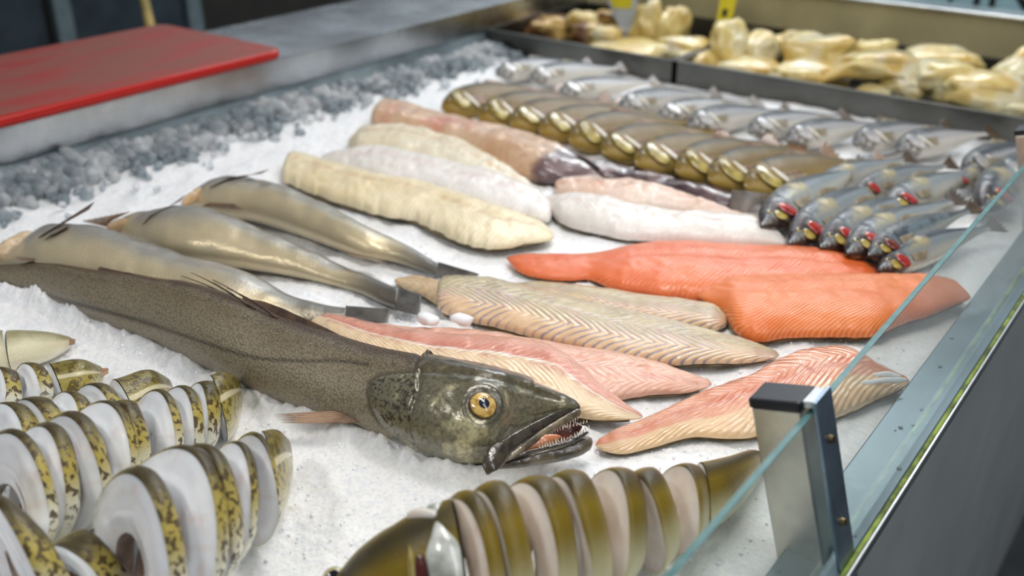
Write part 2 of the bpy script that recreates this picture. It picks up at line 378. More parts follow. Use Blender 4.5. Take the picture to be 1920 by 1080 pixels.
# ------------------------------------------------------------------ fish materials
def fillet_mat(name, lo, hi, line, belly=None, lam=0.0085, slope=0.038, lstr=0.6, rough=0.3, coat=0.5, patch=(9, 0.5), redline=None, glow=0.25, relief=0.6, zig=2.0, sharp=0.0, single=None, fade=(0.25, 0.6), bt=(0.42, 0.78), rim=None):
    """raw flesh: attribute s (m along), lat (-1..1 across), w (m across)"""
    g = NT(name); s = g.at('s'); lat = g.at('lat'); wv = g.at('w'); p = g.pos()
    wob = g.ma('MULTIPLY', g.ma('SUBTRACT', g.noise(26, 2), 0.5), 0.010)
    zz = g.ma('ABSOLUTE', g.ma('SUBTRACT', g.ma('ABSOLUTE', g.ma('ADD', lat, 0.12)), 0.48))  # W-shaped muscle blocks
    if single is not None: zz = g.ma('ABSOLUTE', g.ma('SUBTRACT', lat, single))
    ph = g.ma('ADD', g.ma('ADD', s, g.ma('MULTIPLY', zz, slope)), wob)
    wave = g.ma('SINE', g.ma('MULTIPLY', ph, 2 * math.pi / lam))
    stripe = g.smooth(wave, 0.15 + sharp, 0.95)
    stripe = g.ma('MULTIPLY', stripe, g.smooth(g.noise(18, 2), fade[0], fade[1]))
    base = g.mix(srgb(lo), srgb(hi), g.smooth(g.noise(patch[0], 4), 0.5 - patch[1] / 2, 0.5 + patch[1] / 2))
    if belly is not None: base = g.mix(base, srgb(belly), g.smooth(g.ma('MULTIPLY_ADD', g.noise(22, 2), 0.35, g.ma('MULTIPLY', lat, -1.0)), bt[0], bt[1]))
    c = g.mix(base, srgb(line), g.ma('MULTIPLY', stripe, lstr))
    if redline is not None:
        mid = g.ma('SUBTRACT', 1.0, g.smooth(g.ma('ABSOLUTE', g.ma('ADD', lat, g.ma('MULTIPLY_ADD', g.noise(12, 2), 0.3, -0.15 + redline[1]))), 0.02, redline[2]))
        c = g.mix(c, srgb(redline[0]), g.ma('MULTIPLY', g.ma('MULTIPLY', mid, g.smooth(g.noise(60, 3), 0.3, 0.65)), redline[3]))
    if rim is not None: c = g.mix(c, srgb(rim[0]), g.ma('MULTIPLY', g.ma('SUBTRACT', 1.0, g.smooth(g.ma('ABSOLUTE', g.ma('SUBTRACT', g.ma('MULTIPLY_ADD', g.noise(22, 2), 0.35, g.ma('MULTIPLY', lat, -1.0)), rim[1])), 0.02, 0.10)), 0.8))
    hgt = g.ma('ADD', g.ma('MULTIPLY', wave, relief), g.ma('MULTIPLY', g.noise(170, 3), 0.8))
    nb = g.bump(hgt, 0.55, 0.0011); nc = g.bump(g.ma('ADD', g.ma('MULTIPLY', wave, relief * 0.6), g.ma('MULTIPLY', g.noise(75, 4, dist=1.2), 3.0)), 0.65, 0.0016)
    M[name] = g.bsdf(c, rough, 0, nb, coat=coat, coat_rough=0.09, coat_n=nc, spec=0.4, sss=glow, sss_r=(0.010, 0.006, 0.004))
fillet_mat('salmon', (222, 110, 44), (236, 130, 62), (246, 184, 140), lam=0.0062, slope=0.085, lstr=0.6, patch=(7, 0.6), rough=0.33, coat=0.35, sharp=0.35, relief=0.2, single=0.42, fade=(0.3, 0.5))
fillet_mat('salmon_deep', (220, 102, 50), (232, 120, 66), (240, 164, 126), lam=0.0060, slope=0.05, lstr=0.4, rough=0.33, coat=0.4, sharp=0.35, relief=0.2, single=0.3, fade=(0.35, 0.6))
fillet_mat('cream', (222, 208, 176), (236, 228, 208), (226, 200, 166), lam=0.009, slope=0.034, lstr=0.2, rough=0.32, coat=0.45, redline=((214, 168, 124), 0.05, 0.3, 0.6), relief=0.15)
fillet_mat('cream_warm', (226, 208, 164), (238, 226, 194), (222, 196, 150), lam=0.0085, slope=0.038, lstr=0.3, rough=0.34, coat=0.4, redline=((206, 166, 118), -0.1, 0.3, 0.6), relief=0.2)
fillet_mat('white_flesh', (228, 222, 212), (240, 236, 232), (230, 204, 198), lam=0.009, slope=0.034, lstr=0.2, rough=0.3, coat=0.5, redline=((220, 178, 168), 0.1, 0.4, 0.35), relief=0.15)
fillet_mat('pinkish_white', (224, 188, 164), (236, 220, 208), (236, 206, 190), lam=0.009, slope=0.034, lstr=0.25, rough=0.26, coat=0.6, redline=((206, 140, 106), 0.2, 0.5, 0.6), relief=0.2)
fillet_mat('chevron', (198, 180, 146), (216, 202, 150), (132, 128, 152), belly=(232, 198, 158), lam=0.0115, slope=0.075, lstr=0.8, rough=0.22, coat=1.0, patch=(12, 0.6), relief=0.55, redline=((216, 176, 166), 0.3, 0.45, 0.45), sharp=0.2, fade=(0.3, 0.55), bt=(0.55, 0.8))
fillet_mat('pink', (214, 140, 116), (228, 170, 146), (238, 198, 182), belly=(236, 208, 168), lam=0.0085, slope=0.06, lstr=0.3, rough=0.26, coat=0.9, redline=((186, 88, 74), 0.0, 0.4, 0.6), relief=0.35, fade=(0.35, 0.6), bt=(0.12, 0.24), rim=((244, 232, 212), 0.17))
fillet_mat('pink_soft', (224, 164, 138), (234, 188, 164), (240, 210, 196), lam=0.010, slope=0.05, lstr=0.35, rough=0.28, coat=0.8, redline=((206, 132, 112), 0.3, 0.35, 0.4), relief=0.3, fade=(0.35, 0.6))
fillet_mat('pink_wet', (226, 136, 98), (238, 180, 146), (246, 212, 194), belly=(240, 202, 158), lam=0.0105, slope=0.067, lstr=0.45, single=0.3, fade=(0.35, 0.6), rough=0.18, coat=1.0, redline=((212, 108, 80), -0.1, 0.4, 0.6), relief=0.6, bt=(0.5, 0.66))
fillet_mat('tan_flap', (190, 158, 116), (214, 190, 156), (150, 130, 110), lam=0.012, slope=0.025, lstr=0.3, rough=0.25, coat=0.6, relief=0.1)

def skin(name, back, flank, belly, p0=-0.2, p1=0.35, spots=None, spot_sc=150, spot_amt=0.6, scale_bump=520, rough=0.32, coat=0.6, silver=0.0, key='dv', bumps=0.5, line=None, gold=None, mott=(24, 0.25), tail=None, glit=0.8, lo=-0.75, head=None):
    """fish skin: attribute dv runs from -1 (belly) to 1 (back)"""
    g = NT(name); dv = g.at(key); p = g.pos()
    d2 = g.ma('ADD', dv, g.ma('MULTIPLY', g.ma('SUBTRACT', g.noise(mott[0], 4), 0.5), mott[1] * 2))
    c = g.mix(srgb(belly), srgb(flank), g.smooth(d2, lo, p0)); c = g.mix(c, srgb(back), g.smooth(d2, p0 + 0.1, p1 + 0.25))
    if gold: c = g.mix(c, srgb(gold[0]), g.ma('MULTIPLY', g.smooth(g.noise(gold[1], 3), 0.52, 0.68), g.smooth(dv, gold[2], gold[3])))
    if spots:
        sp = g.smooth(g.noise(spot_sc, 2, 0.5, dist=0.4), 0.50, 0.58)
        c = g.mix(c, srgb(spots), g.ma('MULTIPLY', g.ma('MULTIPLY', sp, spot_amt), g.smooth(d2, -0.5, 0.1)))
    if line: c = g.mix(c, srgb(line[0]), g.ma('MULTIPLY', g.ma('SUBTRACT', 1.0, g.smooth(g.ma('ABSOLUTE', g.ma('SUBTRACT', dv, line[1])), line[2] * 0.4, line[2])), line[3]))
    if head: c = g.mix(c, srgb(head[0]), g.ma('MULTIPLY', g.smooth(g.ma('MULTIPLY_ADD', g.noise(70, 3), 0.12, g.at('u')), head[1] + 0.10, head[1]), g.ma('MULTIPLY', g.smooth(g.noise(90, 3), 0.35, 0.6), head[2])))
    if tail: c = g.mix(c, srgb(tail), g.ma('MULTIPLY', g.smooth(g.at('u'), 0.72, 0.98), 0.85))
    sc = g.vor(scale_bump, p); h = g.ma('ADD', g.ma('MULTIPLY', sc, 0.7), g.ma('MULTIPLY', g.noise(70, 3), 1.2))
    r = g.ma('MULTIPLY_ADD', g.noise(40, 2), 0.15, rough - 0.07)
    M[name] = g.bsdf(c, r, g.ma('MULTIPLY', silver, g.smooth(dv, 0.9, 0.0)) if silver else 0.0, g.bump(h, bumps, 0.0009), coat=coat, coat_rough=0.08, coat_n=g.bump(g.ma('ADD', g.noise(330, 3), g.ma('MULTIPLY', g.noise(90, 2), 1.2)), glit, 0.0014), spec=0.3)
skin('cod_skin', (66, 58, 28), (176, 158, 76), (236, 234, 216), 0.58, 0.76, lo=-0.1, spots=(62, 44, 18), spot_sc=190, spot_amt=0.9, mott=(34, 0.22), rough=0.42, coat=0.35)
skin('cod_tail_skin', (122, 110, 48), (166, 150, 72), (224, 216, 186), 0.35, 0.66, spots=(64, 46, 18), spot_sc=150, spot_amt=0.75, line=((222, 212, 176), 0.66, 0.10, 0.85), mott=(34, 0.18), rough=0.3)
skin('pale_tail_skin', (118, 110, 60), (214, 206, 172), (232, 226, 206), 0.5, 0.9, mott=(30, 0.2), rough=0.3)
skin('olive_skin', (40, 38, 32), (130, 108, 20), (226, 218, 172), 0.72, 0.80, lo=-0.05, rough=0.4, coat=0.3, mott=(14, 0.10), bumps=0.35)
skin('silver_skin', (56, 58, 62), (158, 154, 144), (206, 190, 154), 0.10, 0.52, rough=0.32, coat=0.9, silver=0.35, tail=(70, 70, 68), gold=((214, 196, 156), 12, 0.6, -0.3), mott=(16, 0.4), scale_bump=380, bumps=0.45)
skin('brown_skin', (36, 34, 24), (112, 88, 34), (150, 128, 74), 0.1, 0.62, rough=0.4, coat=0.3, key='lat', mott=(30, 0.15), bumps=0.3, head=((150, 120, 30), 0.20, 0.7))
skin('bass_skin', (44, 52, 62), (170, 170, 172), (224, 218, 206), -0.15, 0.12, head=((84, 80, 80), 0.16, 0.8), rough=0.36, coat=0.45, silver=0.1, key='lat', mott=(20, 0.12), bumps=0.3)
skin('herring_skin', (28, 38, 50), (140, 150, 156), (204, 200, 186), 0.05, 0.28, head=((58, 40, 34), 0.17, 0.95), rough=0.26, coat=0.7, silver=0.25, key='lat', mott=(20, 0.14), bumps=0.3, gold=((186, 172, 130), 20, -0.4, 0.3))
skin('mackerel_skin', (26, 34, 42), (106, 122, 130), (184, 186, 180), -0.1, 0.4, head=((50, 30, 26), 0.17, 0.95), spots=(22, 28, 34), spot_sc=60, spot_amt=0.7, rough=0.24, coat=0.8, silver=0.25, key='lat', bumps=0.3)
def solid(name, a, b, rough=0.3, coat=0.5, sc=60, bump=0.4, sss=0.1, bsc=200):
    g = NT(name); c = g.mix(srgb(a), srgb(b), g.smooth(g.noise(sc, 3), 0.3, 0.7))
    M[name] = g.bsdf(c, rough, 0, g.bump(g.noise(bsc, 3), bump, 0.001), coat=coat, coat_rough=0.08, sss=sss, spec=0.5)
solid('tail_grey', (34, 34, 34), (78, 76, 70), 0.4, 0.4)
solid('fin_dark', (40, 32, 26), (92, 72, 54), 0.35, 0.4)
solid('fin_brown', (110, 78, 56), (160, 124, 92), 0.35, 0.4)
solid('fin_clear', (130, 116, 92), (176, 164, 138), 0.35, 0.4)
solid('gill_gold', (120, 104, 34), (196, 176, 92), 0.2, 0.9, 50, 0.4)
solid('silver_cheek', (150, 150, 150), (226, 222, 216), 0.2, 0.9, 40, 0.3)
solid('gill_dark', (60, 22, 14), (130, 46, 24), 0.15, 1.0, 120, 0.8)
solid('gill_white', (216, 206, 188), (238, 232, 220), 0.3, 0.6)
solid('dark_lip', (30, 26, 20), (70, 62, 48), 0.2, 0.9, 80, 0.5)
solid('mouth_red', (48, 14, 10), (128, 44, 28), 0.35, 0.5, 60, 0.5)
solid('tooth', (214, 196, 170), (240, 230, 214), 0.25, 0.6)
solid('purple_skin', (40, 26, 28), (84, 64, 68), 0.28, 0.7, 60, 0.7)
solid('blood', (120, 18, 14), (180, 40, 36), 0.15, 1.0)
def _():
    g = NT('cod_flesh'); rad = g.at('rad'); an = g.at('ang'); p = g.pos()
    n = g.noise(24, 4)
    c = g.mix(srgb(236, 238, 240), srgb(250, 250, 250), g.smooth(n, 0.3, 0.65))
    c = g.mix(c, srgb(226, 202, 190), g.ma('MULTIPLY', g.smooth(g.noise(34, 3), 0.55, 0.72), 0.55))
    seam = g.ma('SUBTRACT', 1.0, g.smooth(g.ma('ABSOLUTE', g.ma('SINE', g.ma('ADD', an, g.ma('MULTIPLY', g.noise(20, 2), 0.5)))), 0.0, 0.10))
    c = g.mix(c, srgb(222, 184, 160), g.ma('MULTIPLY', seam, 0.15))
    h = g.ma('ADD', g.ma('SINE', g.ma('MULTIPLY', g.ma('ADD', rad, g.ma('MULTIPLY', g.noise(30, 2), 0.3)), 15.0)), g.ma('MULTIPLY', n, 5.0))
    M['cod_flesh'] = g.bsdf(c, 0.28, 0, g.bump(h, 0.3, 0.0012), coat=0.6, coat_rough=0.1, sss=0.5, sss_r=(0.008, 0.006, 0.006))
    g = NT('pollock_flesh'); n = g.noise(24, 4); rad = g.at('rad')
    c = g.mix(srgb(234, 220, 204), srgb(246, 240, 232), g.smooth(n, 0.3, 0.65)); c = g.mix(c, srgb(220, 160, 142), g.ma('MULTIPLY', g.smooth(g.noise(30, 3), 0.54, 0.72), 0.55))
    M['pollock_flesh'] = g.bsdf(c, 0.32, 0, g.bump(g.ma('ADD', g.ma('SINE', g.ma('MULTIPLY', rad, 12.0)), g.ma('MULTIPLY', n, 5.0)), 0.25, 0.001), coat=0.5, coat_rough=0.12, sss=0.4, sss_r=(0.008, 0.005, 0.004))
    # hake skin: dv -1 belly .. 1 back, line = dark mask: lateral line, gill edge, cheek groove, eye rim, head = head mask
    g = NT('red_gill'); n = g.noise(110, 3); c = g.mix(srgb(70, 10, 8), srgb(176, 36, 22), g.smooth(n, 0.35, 0.55)); c = g.mix(c, srgb(206, 176, 130), g.smooth(g.noise(80, 2), 0.55, 0.66))
    M['gill_red'] = g.bsdf(c, 0.15, 0, g.bump(g.noise(150, 3), 0.7, 0.001), coat=1.0, coat_rough=0.06)
    g = NT('hake_skin'); dv = g.at('dv'); hd = g.at('head'); p = g.pos(); s = g.at('s'); wv = g.at('w')
    n1 = g.noise(20, 4); d2 = g.ma('ADD', dv, g.ma('MULTIPLY', g.ma('SUBTRACT', n1, 0.5), 0.45))
    c = g.mix(srgb(142, 132, 110), srgb(112, 100, 78), g.smooth(d2, -0.9, -0.1)); c = g.mix(c, srgb(78, 56, 36), g.smooth(d2, 0.0, 0.3)); c = g.mix(c, srgb(42, 35, 28), g.smooth(d2, 0.55, 1.0))
    gold = g.ma('MULTIPLY', g.ma('MULTIPLY', g.smooth(d2, 0.30, 0.45), g.smooth(d2, 0.72, 0.55)), g.ma('MULTIPLY', g.smooth(g.noise(16, 3), 0.42, 0.6), g.ma('MULTIPLY', g.smooth(s, 0.10, 0.2), g.smooth(s, 0.46, 0.34))))
    c = g.mix(c, srgb(132, 100, 30), g.ma('MULTIPLY', gold, 0.75))
    sv = g.vec(g.ma('MULTIPLY', s, 1.0), g.ma('MULTIPLY', wv, 1.5), 0.0)
    scl = g.vor(430, p, rnd=0.8); scd = g.smooth(scl, 0.3, 0.8)
    sc2 = g.ma('MULTIPLY', scd, g.ma('SUBTRACT', 1.0, hd))
    c = g.mix(c, srgb(40, 31, 22), g.ma('MULTIPLY', sc2, g.ma('MULTIPLY_ADD', g.smooth(dv, -0.5, 0.35), 0.42, 0.40)))
    c = g.mix(c, srgb(186, 176, 150), g.ma('MULTIPLY', g.ma('MULTIPLY', g.smooth(scl, 0.2, 0.05), g.ma('SUBTRACT', 1.0, hd)), g.ma('MULTIPLY', g.smooth(dv, 0.7, -0.3), 0.6)))
    # head: dark crown, silvery olive cheek
    hc = g.mix(srgb(120, 116, 94), srgb(84, 76, 52), g.smooth(d2, -0.5, 0.05)); hc = g.mix(hc, srgb(38, 32, 24), g.smooth(d2, 0.08, 0.42))
    hc = g.mix(hc, srgb(196, 188, 150), g.ma('MULTIPLY', g.smooth(g.noise(34, 4), 0.52, 0.68), g.smooth(d2, 0.2, -0.2)))
    hc = g.mix(hc, srgb(36, 32, 24), g.ma('MULTIPLY', g.smooth(g.noise(300, 4), 0.47, 0.6), g.ma('MULTIPLY_ADD', g.at('oper'), 0.45, 0.4)))
    c = g.mix(c, hc, hd)
    c = g.mix(c, srgb(34, 28, 22), g.ma('MULTIPLY', g.at('line'), 0.8))
    h = g.ma('ADD', g.ma('MULTIPLY', g.ma('SUBTRACT', 1.0, scl), g.ma('MULTIPLY_ADD', hd, -0.9, 1.0)), g.ma('MULTIPLY', g.noise(130, 4), 0.9))
    M['hake_skin'] = g.bsdf(c, g.ma('MULTIPLY_ADD', hd, -0.12, 0.40), g.ma('MULTIPLY', hd, g.ma('MULTIPLY', g.smooth(d2, 0.3, -0.2), 0.25)), g.bump(h, 0.55, 0.0011), coat=g.ma('MULTIPLY_ADD', hd, 0.6, 0.15), coat_rough=0.1, coat_n=g.bump(g.noise(150, 3, dist=0.5), 0.5, 0.0012), spec=0.4)
    g = NT('hake_eye'); r = g.at('rad'); n = g.noise(160, 3)
    gold = g.mix(srgb(150, 104, 40), srgb(222, 186, 104), g.smooth(n, 0.3, 0.6))
    rr = g.ma('ADD', r, g.ma('MULTIPLY', g.ma('SUBTRACT', g.noise(90, 3), 0.5), 0.14))
    c = g.ramp(rr, [(0.0, srgb(120, 130, 150)), (0.10, srgb(24, 34, 60)), (0.36, srgb(16, 18, 30)), (0.42, srgb(196, 166, 108))], 'LINEAR')
    c = g.mix(c, gold, g.smooth(rr, 0.40, 0.46)); c = g.mix(c, srgb(58, 36, 22), g.smooth(rr, 0.84, 0.96))
    M['hake_eye'] = g.bsdf(c, 0.15, 0, coat=1.0, coat_rough=0.03)
    g = NT('small_eye'); r = g.at('rad'); c = g.ramp(r, [(0.0, srgb(10, 10, 14)), (0.5, srgb(12, 12, 16)), (0.58, srgb(200, 190, 150)), (0.9, srgb(150, 140, 90)), (1.0, srgb(40, 36, 24))])
    M['small_eye'] = g.bsdf(c, 0.1, 0, coat=1.0, coat_rough=0.03)
    g = NT('salt_fish'); n = g.noise(16, 4); k = g.node('ShaderNodeObjectInfo').outputs['Random']
    c = g.mix(srgb(212, 176, 88), srgb(224, 204, 134), g.smooth(n, 0.32, 0.6)); c = g.mix(c, srgb(228, 222, 190), g.ma('MULTIPLY', g.smooth(g.noise(11, 3), 0.48, 0.62), 0.85)); c = g.mix(c, srgb(204, 156, 66), g.ma('MULTIPLY', g.smooth(g.noise(22, 3), 0.6, 0.75), 0.35))
    M['salt_fish'] = g.bsdf(c, 0.3, 0, g.bump(g.noise(60, 4), 0.6, 0.003), coat=0.8, coat_rough=0.08, sss=0.3, sss_r=(0.01, 0.007, 0.003))
    g = NT('salt_fish_dark'); n = g.noise(16, 4); c = g.mix(srgb(96, 58, 30), srgb(206, 170, 96), g.smooth(n, 0.42, 0.6))
    M['salt_fish_dark'] = g.bsdf(c, 0.35, 0, g.bump(g.noise(60, 4), 0.6, 0.003), coat=0.4, coat_rough=0.15)
    # monkfish tail: pink meat, purple skin past the attribute edge
    g = NT('monk_flesh'); u = g.at('u'); lat = g.at('lat')
    c = g.mix(srgb(200, 160, 124), srgb(222, 190, 160), g.smooth(g.noise(14, 4), 0.35, 0.65)); c = g.mix(c, srgb(206, 120, 104), g.ma('MULTIPLY', g.smooth(g.noise(11, 4), 0.5, 0.68), 0.7))
    e = g.ma('ADD', u, g.ma('MULTIPLY', g.ma('SUBTRACT', g.noise(22, 3), 0.5), 0.16))
    e = g.ma('ADD', e, g.ma('MULTIPLY', lat, -0.05))
    pk = g.mix(srgb(62, 44, 50), srgb(126, 104, 104), g.smooth(g.noise(22, 4), 0.35, 0.7))
    c = g.mix(c, pk, g.smooth(e, 0.46, 0.53))
    M['monk_flesh'] = g.bsdf(c, 0.25, 0, g.bump(g.noise(60, 4), 0.5, 0.002), coat=0.8, coat_rough=0.08, sss=0.1)
_()

# ------------------------------------------------------------------ setting
struct = lambda o: tag(o, kind='structure')
struct(box('floor', (-6, -2, -0.92), (2.5, 7, -0.9), M['floor']))
struct(box('wall_back', (-6, 3.9, -0.9), (2.5, 4.0, 2.6), M['tile_wall']))
struct(box('wall_left', (-4.3, -2, -0.9), (-4.2, 3.9, 2.6), M['tile_wall']))

M['rail'] = plain('rail_sheet', (118, 136, 142), 0.3, 0.5, 0.08, 8)
# the fish counter itself
XR0, XR1 = -0.181, -0.1382        # front rail, inner and outer edge
ctr = thing('fish_counter', 'long steel fish display counter holding the bed of crushed ice', 'counter', (-0.75, 1.0, -0.9))
box('front_panel', (-0.150, -0.6, -0.86), (-0.1335, 2.2, -0.004), M['panel'], ctr)
box('front_rail', (XR0, -0.6, -0.012), (XR1, 2.2, 0.0), M['rail'], ctr, 0.0015)
box('gasket', (XR1, -0.6, -0.006), (XR1 + 0.0034, 2.2, 0.0012), M['gasket'], ctr, 0.0008, label='greenish grimy sealing strip')
box('lip', (XR1 + 0.0034, -0.6, -0.010), (XR1 + 0.0062, 2.2, 0.0006), M['steel'], ctr, 0.0006)
box('tank_wall', (-1.385, -0.6, -0.12), (-1.366, 2.2, 0.035), M['steel_tank'], ctr)
box('tank_floor', (-1.37, -0.6, -0.13), (-0.15, 2.2, -0.115), M['steel_dark'], ctr)
box('end_wall', (-1.37, 2.105, -0.12), (-0.15, 2.125, 0.113), M['beige'], ctr)
box('end_rim', (-1.66, 2.095, 0.111), (-0.13, 2.16, 0.119), M['steel'], ctr, 0.002)
box('base', (-1.6, -0.5, -0.9), (-0.2, 2.1, -0.84), M['steel_dark'], ctr)
# folded steel ledge along the back
lg = box('ledge', (-1.642, -0.6, 0.0815), (-1.360, 3.2, 0.0855), M['steel_ledge'], ctr, 0.001)
box('ledge_fascia', (-1.3635, -0.6, 0.034), (-1.360, 3.2, 0.084), M['steel_ledge'], ctr, 0.001)
box('ledge_underside', (-1.385, -0.6, 0.0325), (-1.3636, 3.2, 0.0355), M['steel_dark'], ctr)
box('back_panel', (-1.642, -0.6, -0.86), (-1.630, 3.2, 0.081), M['panel'], ctr)

# water drops on the rail
for k in range(34):
    y = rng.uniform(0.45, 1.5); x = rng.uniform(XR0 + 0.006, XR1 - 0.006); r = rng.uniform(0.0009, 0.0024)
    V, F = ICO[2]; V = V * np.array([r, r * rng.uniform(0.9, 1.6), r * 0.45]) + np.array([x, y, 0.0002])
    M.setdefault('water', NT('water_drop').bsdf(srgb(235, 240, 242), 0.03, 0, trans=0.85, ior=1.33))
    obj('water_drop', V, F, M['water'], ctr)

# glass guard: leaning posts, clamps and panes
TL = math.atan2(0.0373, 0.1296)
A_ = np.array([-math.sin(TL), 0, math.cos(TL)]); O_ = np.array([math.cos(TL), 0, math.sin(TL)])
P0 = np.array([XR1, 0, 0.0])
def lean(lo, hi):   # local: x outward from the clamp's outer face, y along the counter, z up the lean
    return Matrix(((O_[0], 0, A_[0], P0[0]), (0, 1, 0, 0), (O_[2], 0, A_[2], P0[2]), (0, 0, 0, 1)))
LM = lean(0, 0)
def glass_post(y0, y1, label):
    t = thing('glass_post', label, 'post', (-0.16, (y0 + y1) / 2, -0.01), 'posts of the glass guard')
    bm = box_bm((-0.049, y0, -0.03), (-0.0125, y1, 0.1265), 0.0012, LM); mesh_bm('upright', bm, M['steel_post'], t)
    mesh_bm('cap', box_bm((-0.0505, y0 - 0.0008, 0.1265), (-0.0115, y1 + 0.0008, 0.1345), 0.002, LM), M['plastic_black'], t, label='black plastic end cap')
    c = mesh_bm('clamp_plate', box_bm((-0.003, y0, -0.02), (0.0, y1, 0.1352), 0.0006, LM), M['steel_blue'], t)
    mesh_bm('clamp_bridge', box_bm((-0.0125, y0 + 0.004, 0.128), (-0.003, y1, 0.1335), 0.001, LM), M['steel'], c)
    for zz in (0.101, 0.0345):
        bm = bmesh.new(); bmesh.ops.create_cone(bm, cap_ends=True, segments=16, radius1=0.0034, radius2=0.0026, depth=0.003)
        bmesh.ops.transform(bm, matrix=LM @ Matrix.Translation((0.0012, (y0 + y1) / 2, zz)) @ Matrix.Rotation(math.pi / 2, 4, 'Y'), verts=bm.verts)
        b2 = box_bm((0.0014, (y0 + y1) / 2 - 0.0004, zz - 0.0026), (0.0032, (y0 + y1) / 2 + 0.0004, zz + 0.0026), 0, LM)
        me = bpy.data.meshes.new('t'); b2.to_mesh(me); b2.free(); bm.from_mesh(me)
        mesh_bm('screw', bm, M['brass'], c)
    return t
M['steel_post'] = steel('post_steel', (226, 222, 206), 0.36, 0.15, 25)
M['steel_blue'] = steel('clamp_steel', (160, 180, 198), 0.34, 0.15, 25)
M['brass'] = steel('screw_metal', (150, 132, 96), 0.35)
glass_post(0.5724, 0.6002, 'steel glass-guard post with black cap standing beside the sliced olive cod')
glass_post(1.352, 1.380, 'steel glass-guard post cut by the picture edge beyond the red-gilled herrings')
def pane(y0, y1, label):
    t = thing('glass_guard', label, 'glass guard', (-0.155, (y0 + y1) / 2, 0.0), 'panes of the glass guard')
    a0, a1 = -0.0100, -0.0045
    mesh_bm('sheet', box_bm((a0 + 0.0026, y0, -0.004), (a0 + 0.0029, y1, 0.1243), 0, LM), M['glass'], t)
    mesh_bm('polished_edge', box_bm((a0, y0, 0.1243), (a1, y1, 0.1252), 0.0003, LM), M['glass_edge'], t, label='green-tinted polished glass edge')
pane(0.12, 0.5855, 'clear glass pane in front of the sliced olive cod')
pane(0.587, 1.365, 'clear glass pane beside the salmon fillets and herrings')

# red cutting board on the ledge
def board():
    x0, x1, y0, y1 = -1.700, -1.348, 0.585, 1.129; z0, z1 = 0.0858, 0.1035; r = 0.028
    bm = bmesh.new(); vs_ = []
    for cx, cy, a0 in ((x1 - r, y1 - r, 0), (x0 + r, y1 - r, 90), (x0 + r, y0 + r, 180), (x1 - r, y0 + r, 270)):
        for k in range(9):
            a = math.radians(a0 + k * 90 / 8); vs_.append(bm.verts.new((cx + r * math.cos(a), cy + r * math.sin(a), z0)))
    f = bm.faces.new(vs_); e = bmesh.ops.extrude_face_region(bm, geom=[f]); top = [v for v in e['geom'] if isinstance(v, bmesh.types.BMVert)]
    bmesh.ops.translate(bm, verts=top, vec=(0, 0, z1 - z0)); bmesh.ops.recalc_face_normals(bm, faces=bm.faces)
    ed = [e for e in bm.edges if all(abs(v.co.z - z1) < 1e-6 for v in e.verts) or all(abs(v.co.z - z0) < 1e-6 for v in e.verts)]
    bmesh.ops.bevel(bm, geom=ed, offset=0.0075, segments=4, affect='EDGES', profile=0.5)
    ftop = max(bm.faces, key=lambda f: f.calc_area() * (f.normal.z > 0.5))
    o = mesh_bm('cutting_board', bm, M['board'], None, True)
    me = o.data; wv = np.array([1.0 if v.co.z > z1 - 1e-4 else 0.0 for v in me.vertices])
    # finer top so that the worn field ends before the rim
    a = me.attributes.new('worn', 'FLOAT', 'POINT'); a.data.foreach_set('value', wv.astype(np.float32))
    for p in me.polygons:
        if abs(p.normal.z) > 0.99: p.use_smooth = False
    tag(o, 'red plastic cutting board with worn top lying on the steel ledge', 'cutting board')
board()

# two steel trays at the far end
def tray(x0, x1, y0, y1, label):
    t = thing('fish_tray', label, 'tray', ((x0 + x1) / 2, (y0 + y1) / 2, -0.05), 'steel trays at the counter end')
    th = 0.0016; zt, zb = 0.037, -0.05
    box('bottom', (x0, y0, zb), (x1, y1, zb + th), M['steel_tray'], t)
    box('front_wall', (x0, y0, zb), (x1, y0 + th, zt), M['steel_tray'], t); box('rear_wall', (x0, y1 - th, zb), (x1, y1, zt), M['steel_tray'], t)
    box('side_wall', (x0, y0 + th, zb), (x0 + th, y1 - th, zt), M['steel_tray'], t); box('side_wall', (x1 - th, y0 + th, zb), (x1, y1 - th, zt), M['steel_tray'], t)
    for nm, lo, hi in (('rim', (x0 - 0.0045, y0 - 0.0045, zt - 0.001), (x1 + 0.0045, y0 + 0.004, zt + 0.0015)), ('rim', (x0 - 0.0045, y1 - 0.004, zt - 0.001), (x1 + 0.0045, y1 + 0.0045, zt + 0.0015)),
                       ('rim', (x0 - 0.0045, y0, zt - 0.001), (x0 + 0.004, y1, zt + 0.0015)), ('rim', (x1 - 0.004, y0, zt - 0.001), (x1 + 0.0045, y1, zt + 0.0015))):
        box(nm, lo, hi, M['steel_tray'], t, 0.0008)
    return t
tray(-1.36, -0.902, 1.702, 2.09, 'steel tray under the ledge heaped with darker salted fish pieces')
tray(-0.890, -0.19, 1.702, 2.09, 'long steel tray with pale yellow salted fish beside the beige end wall')

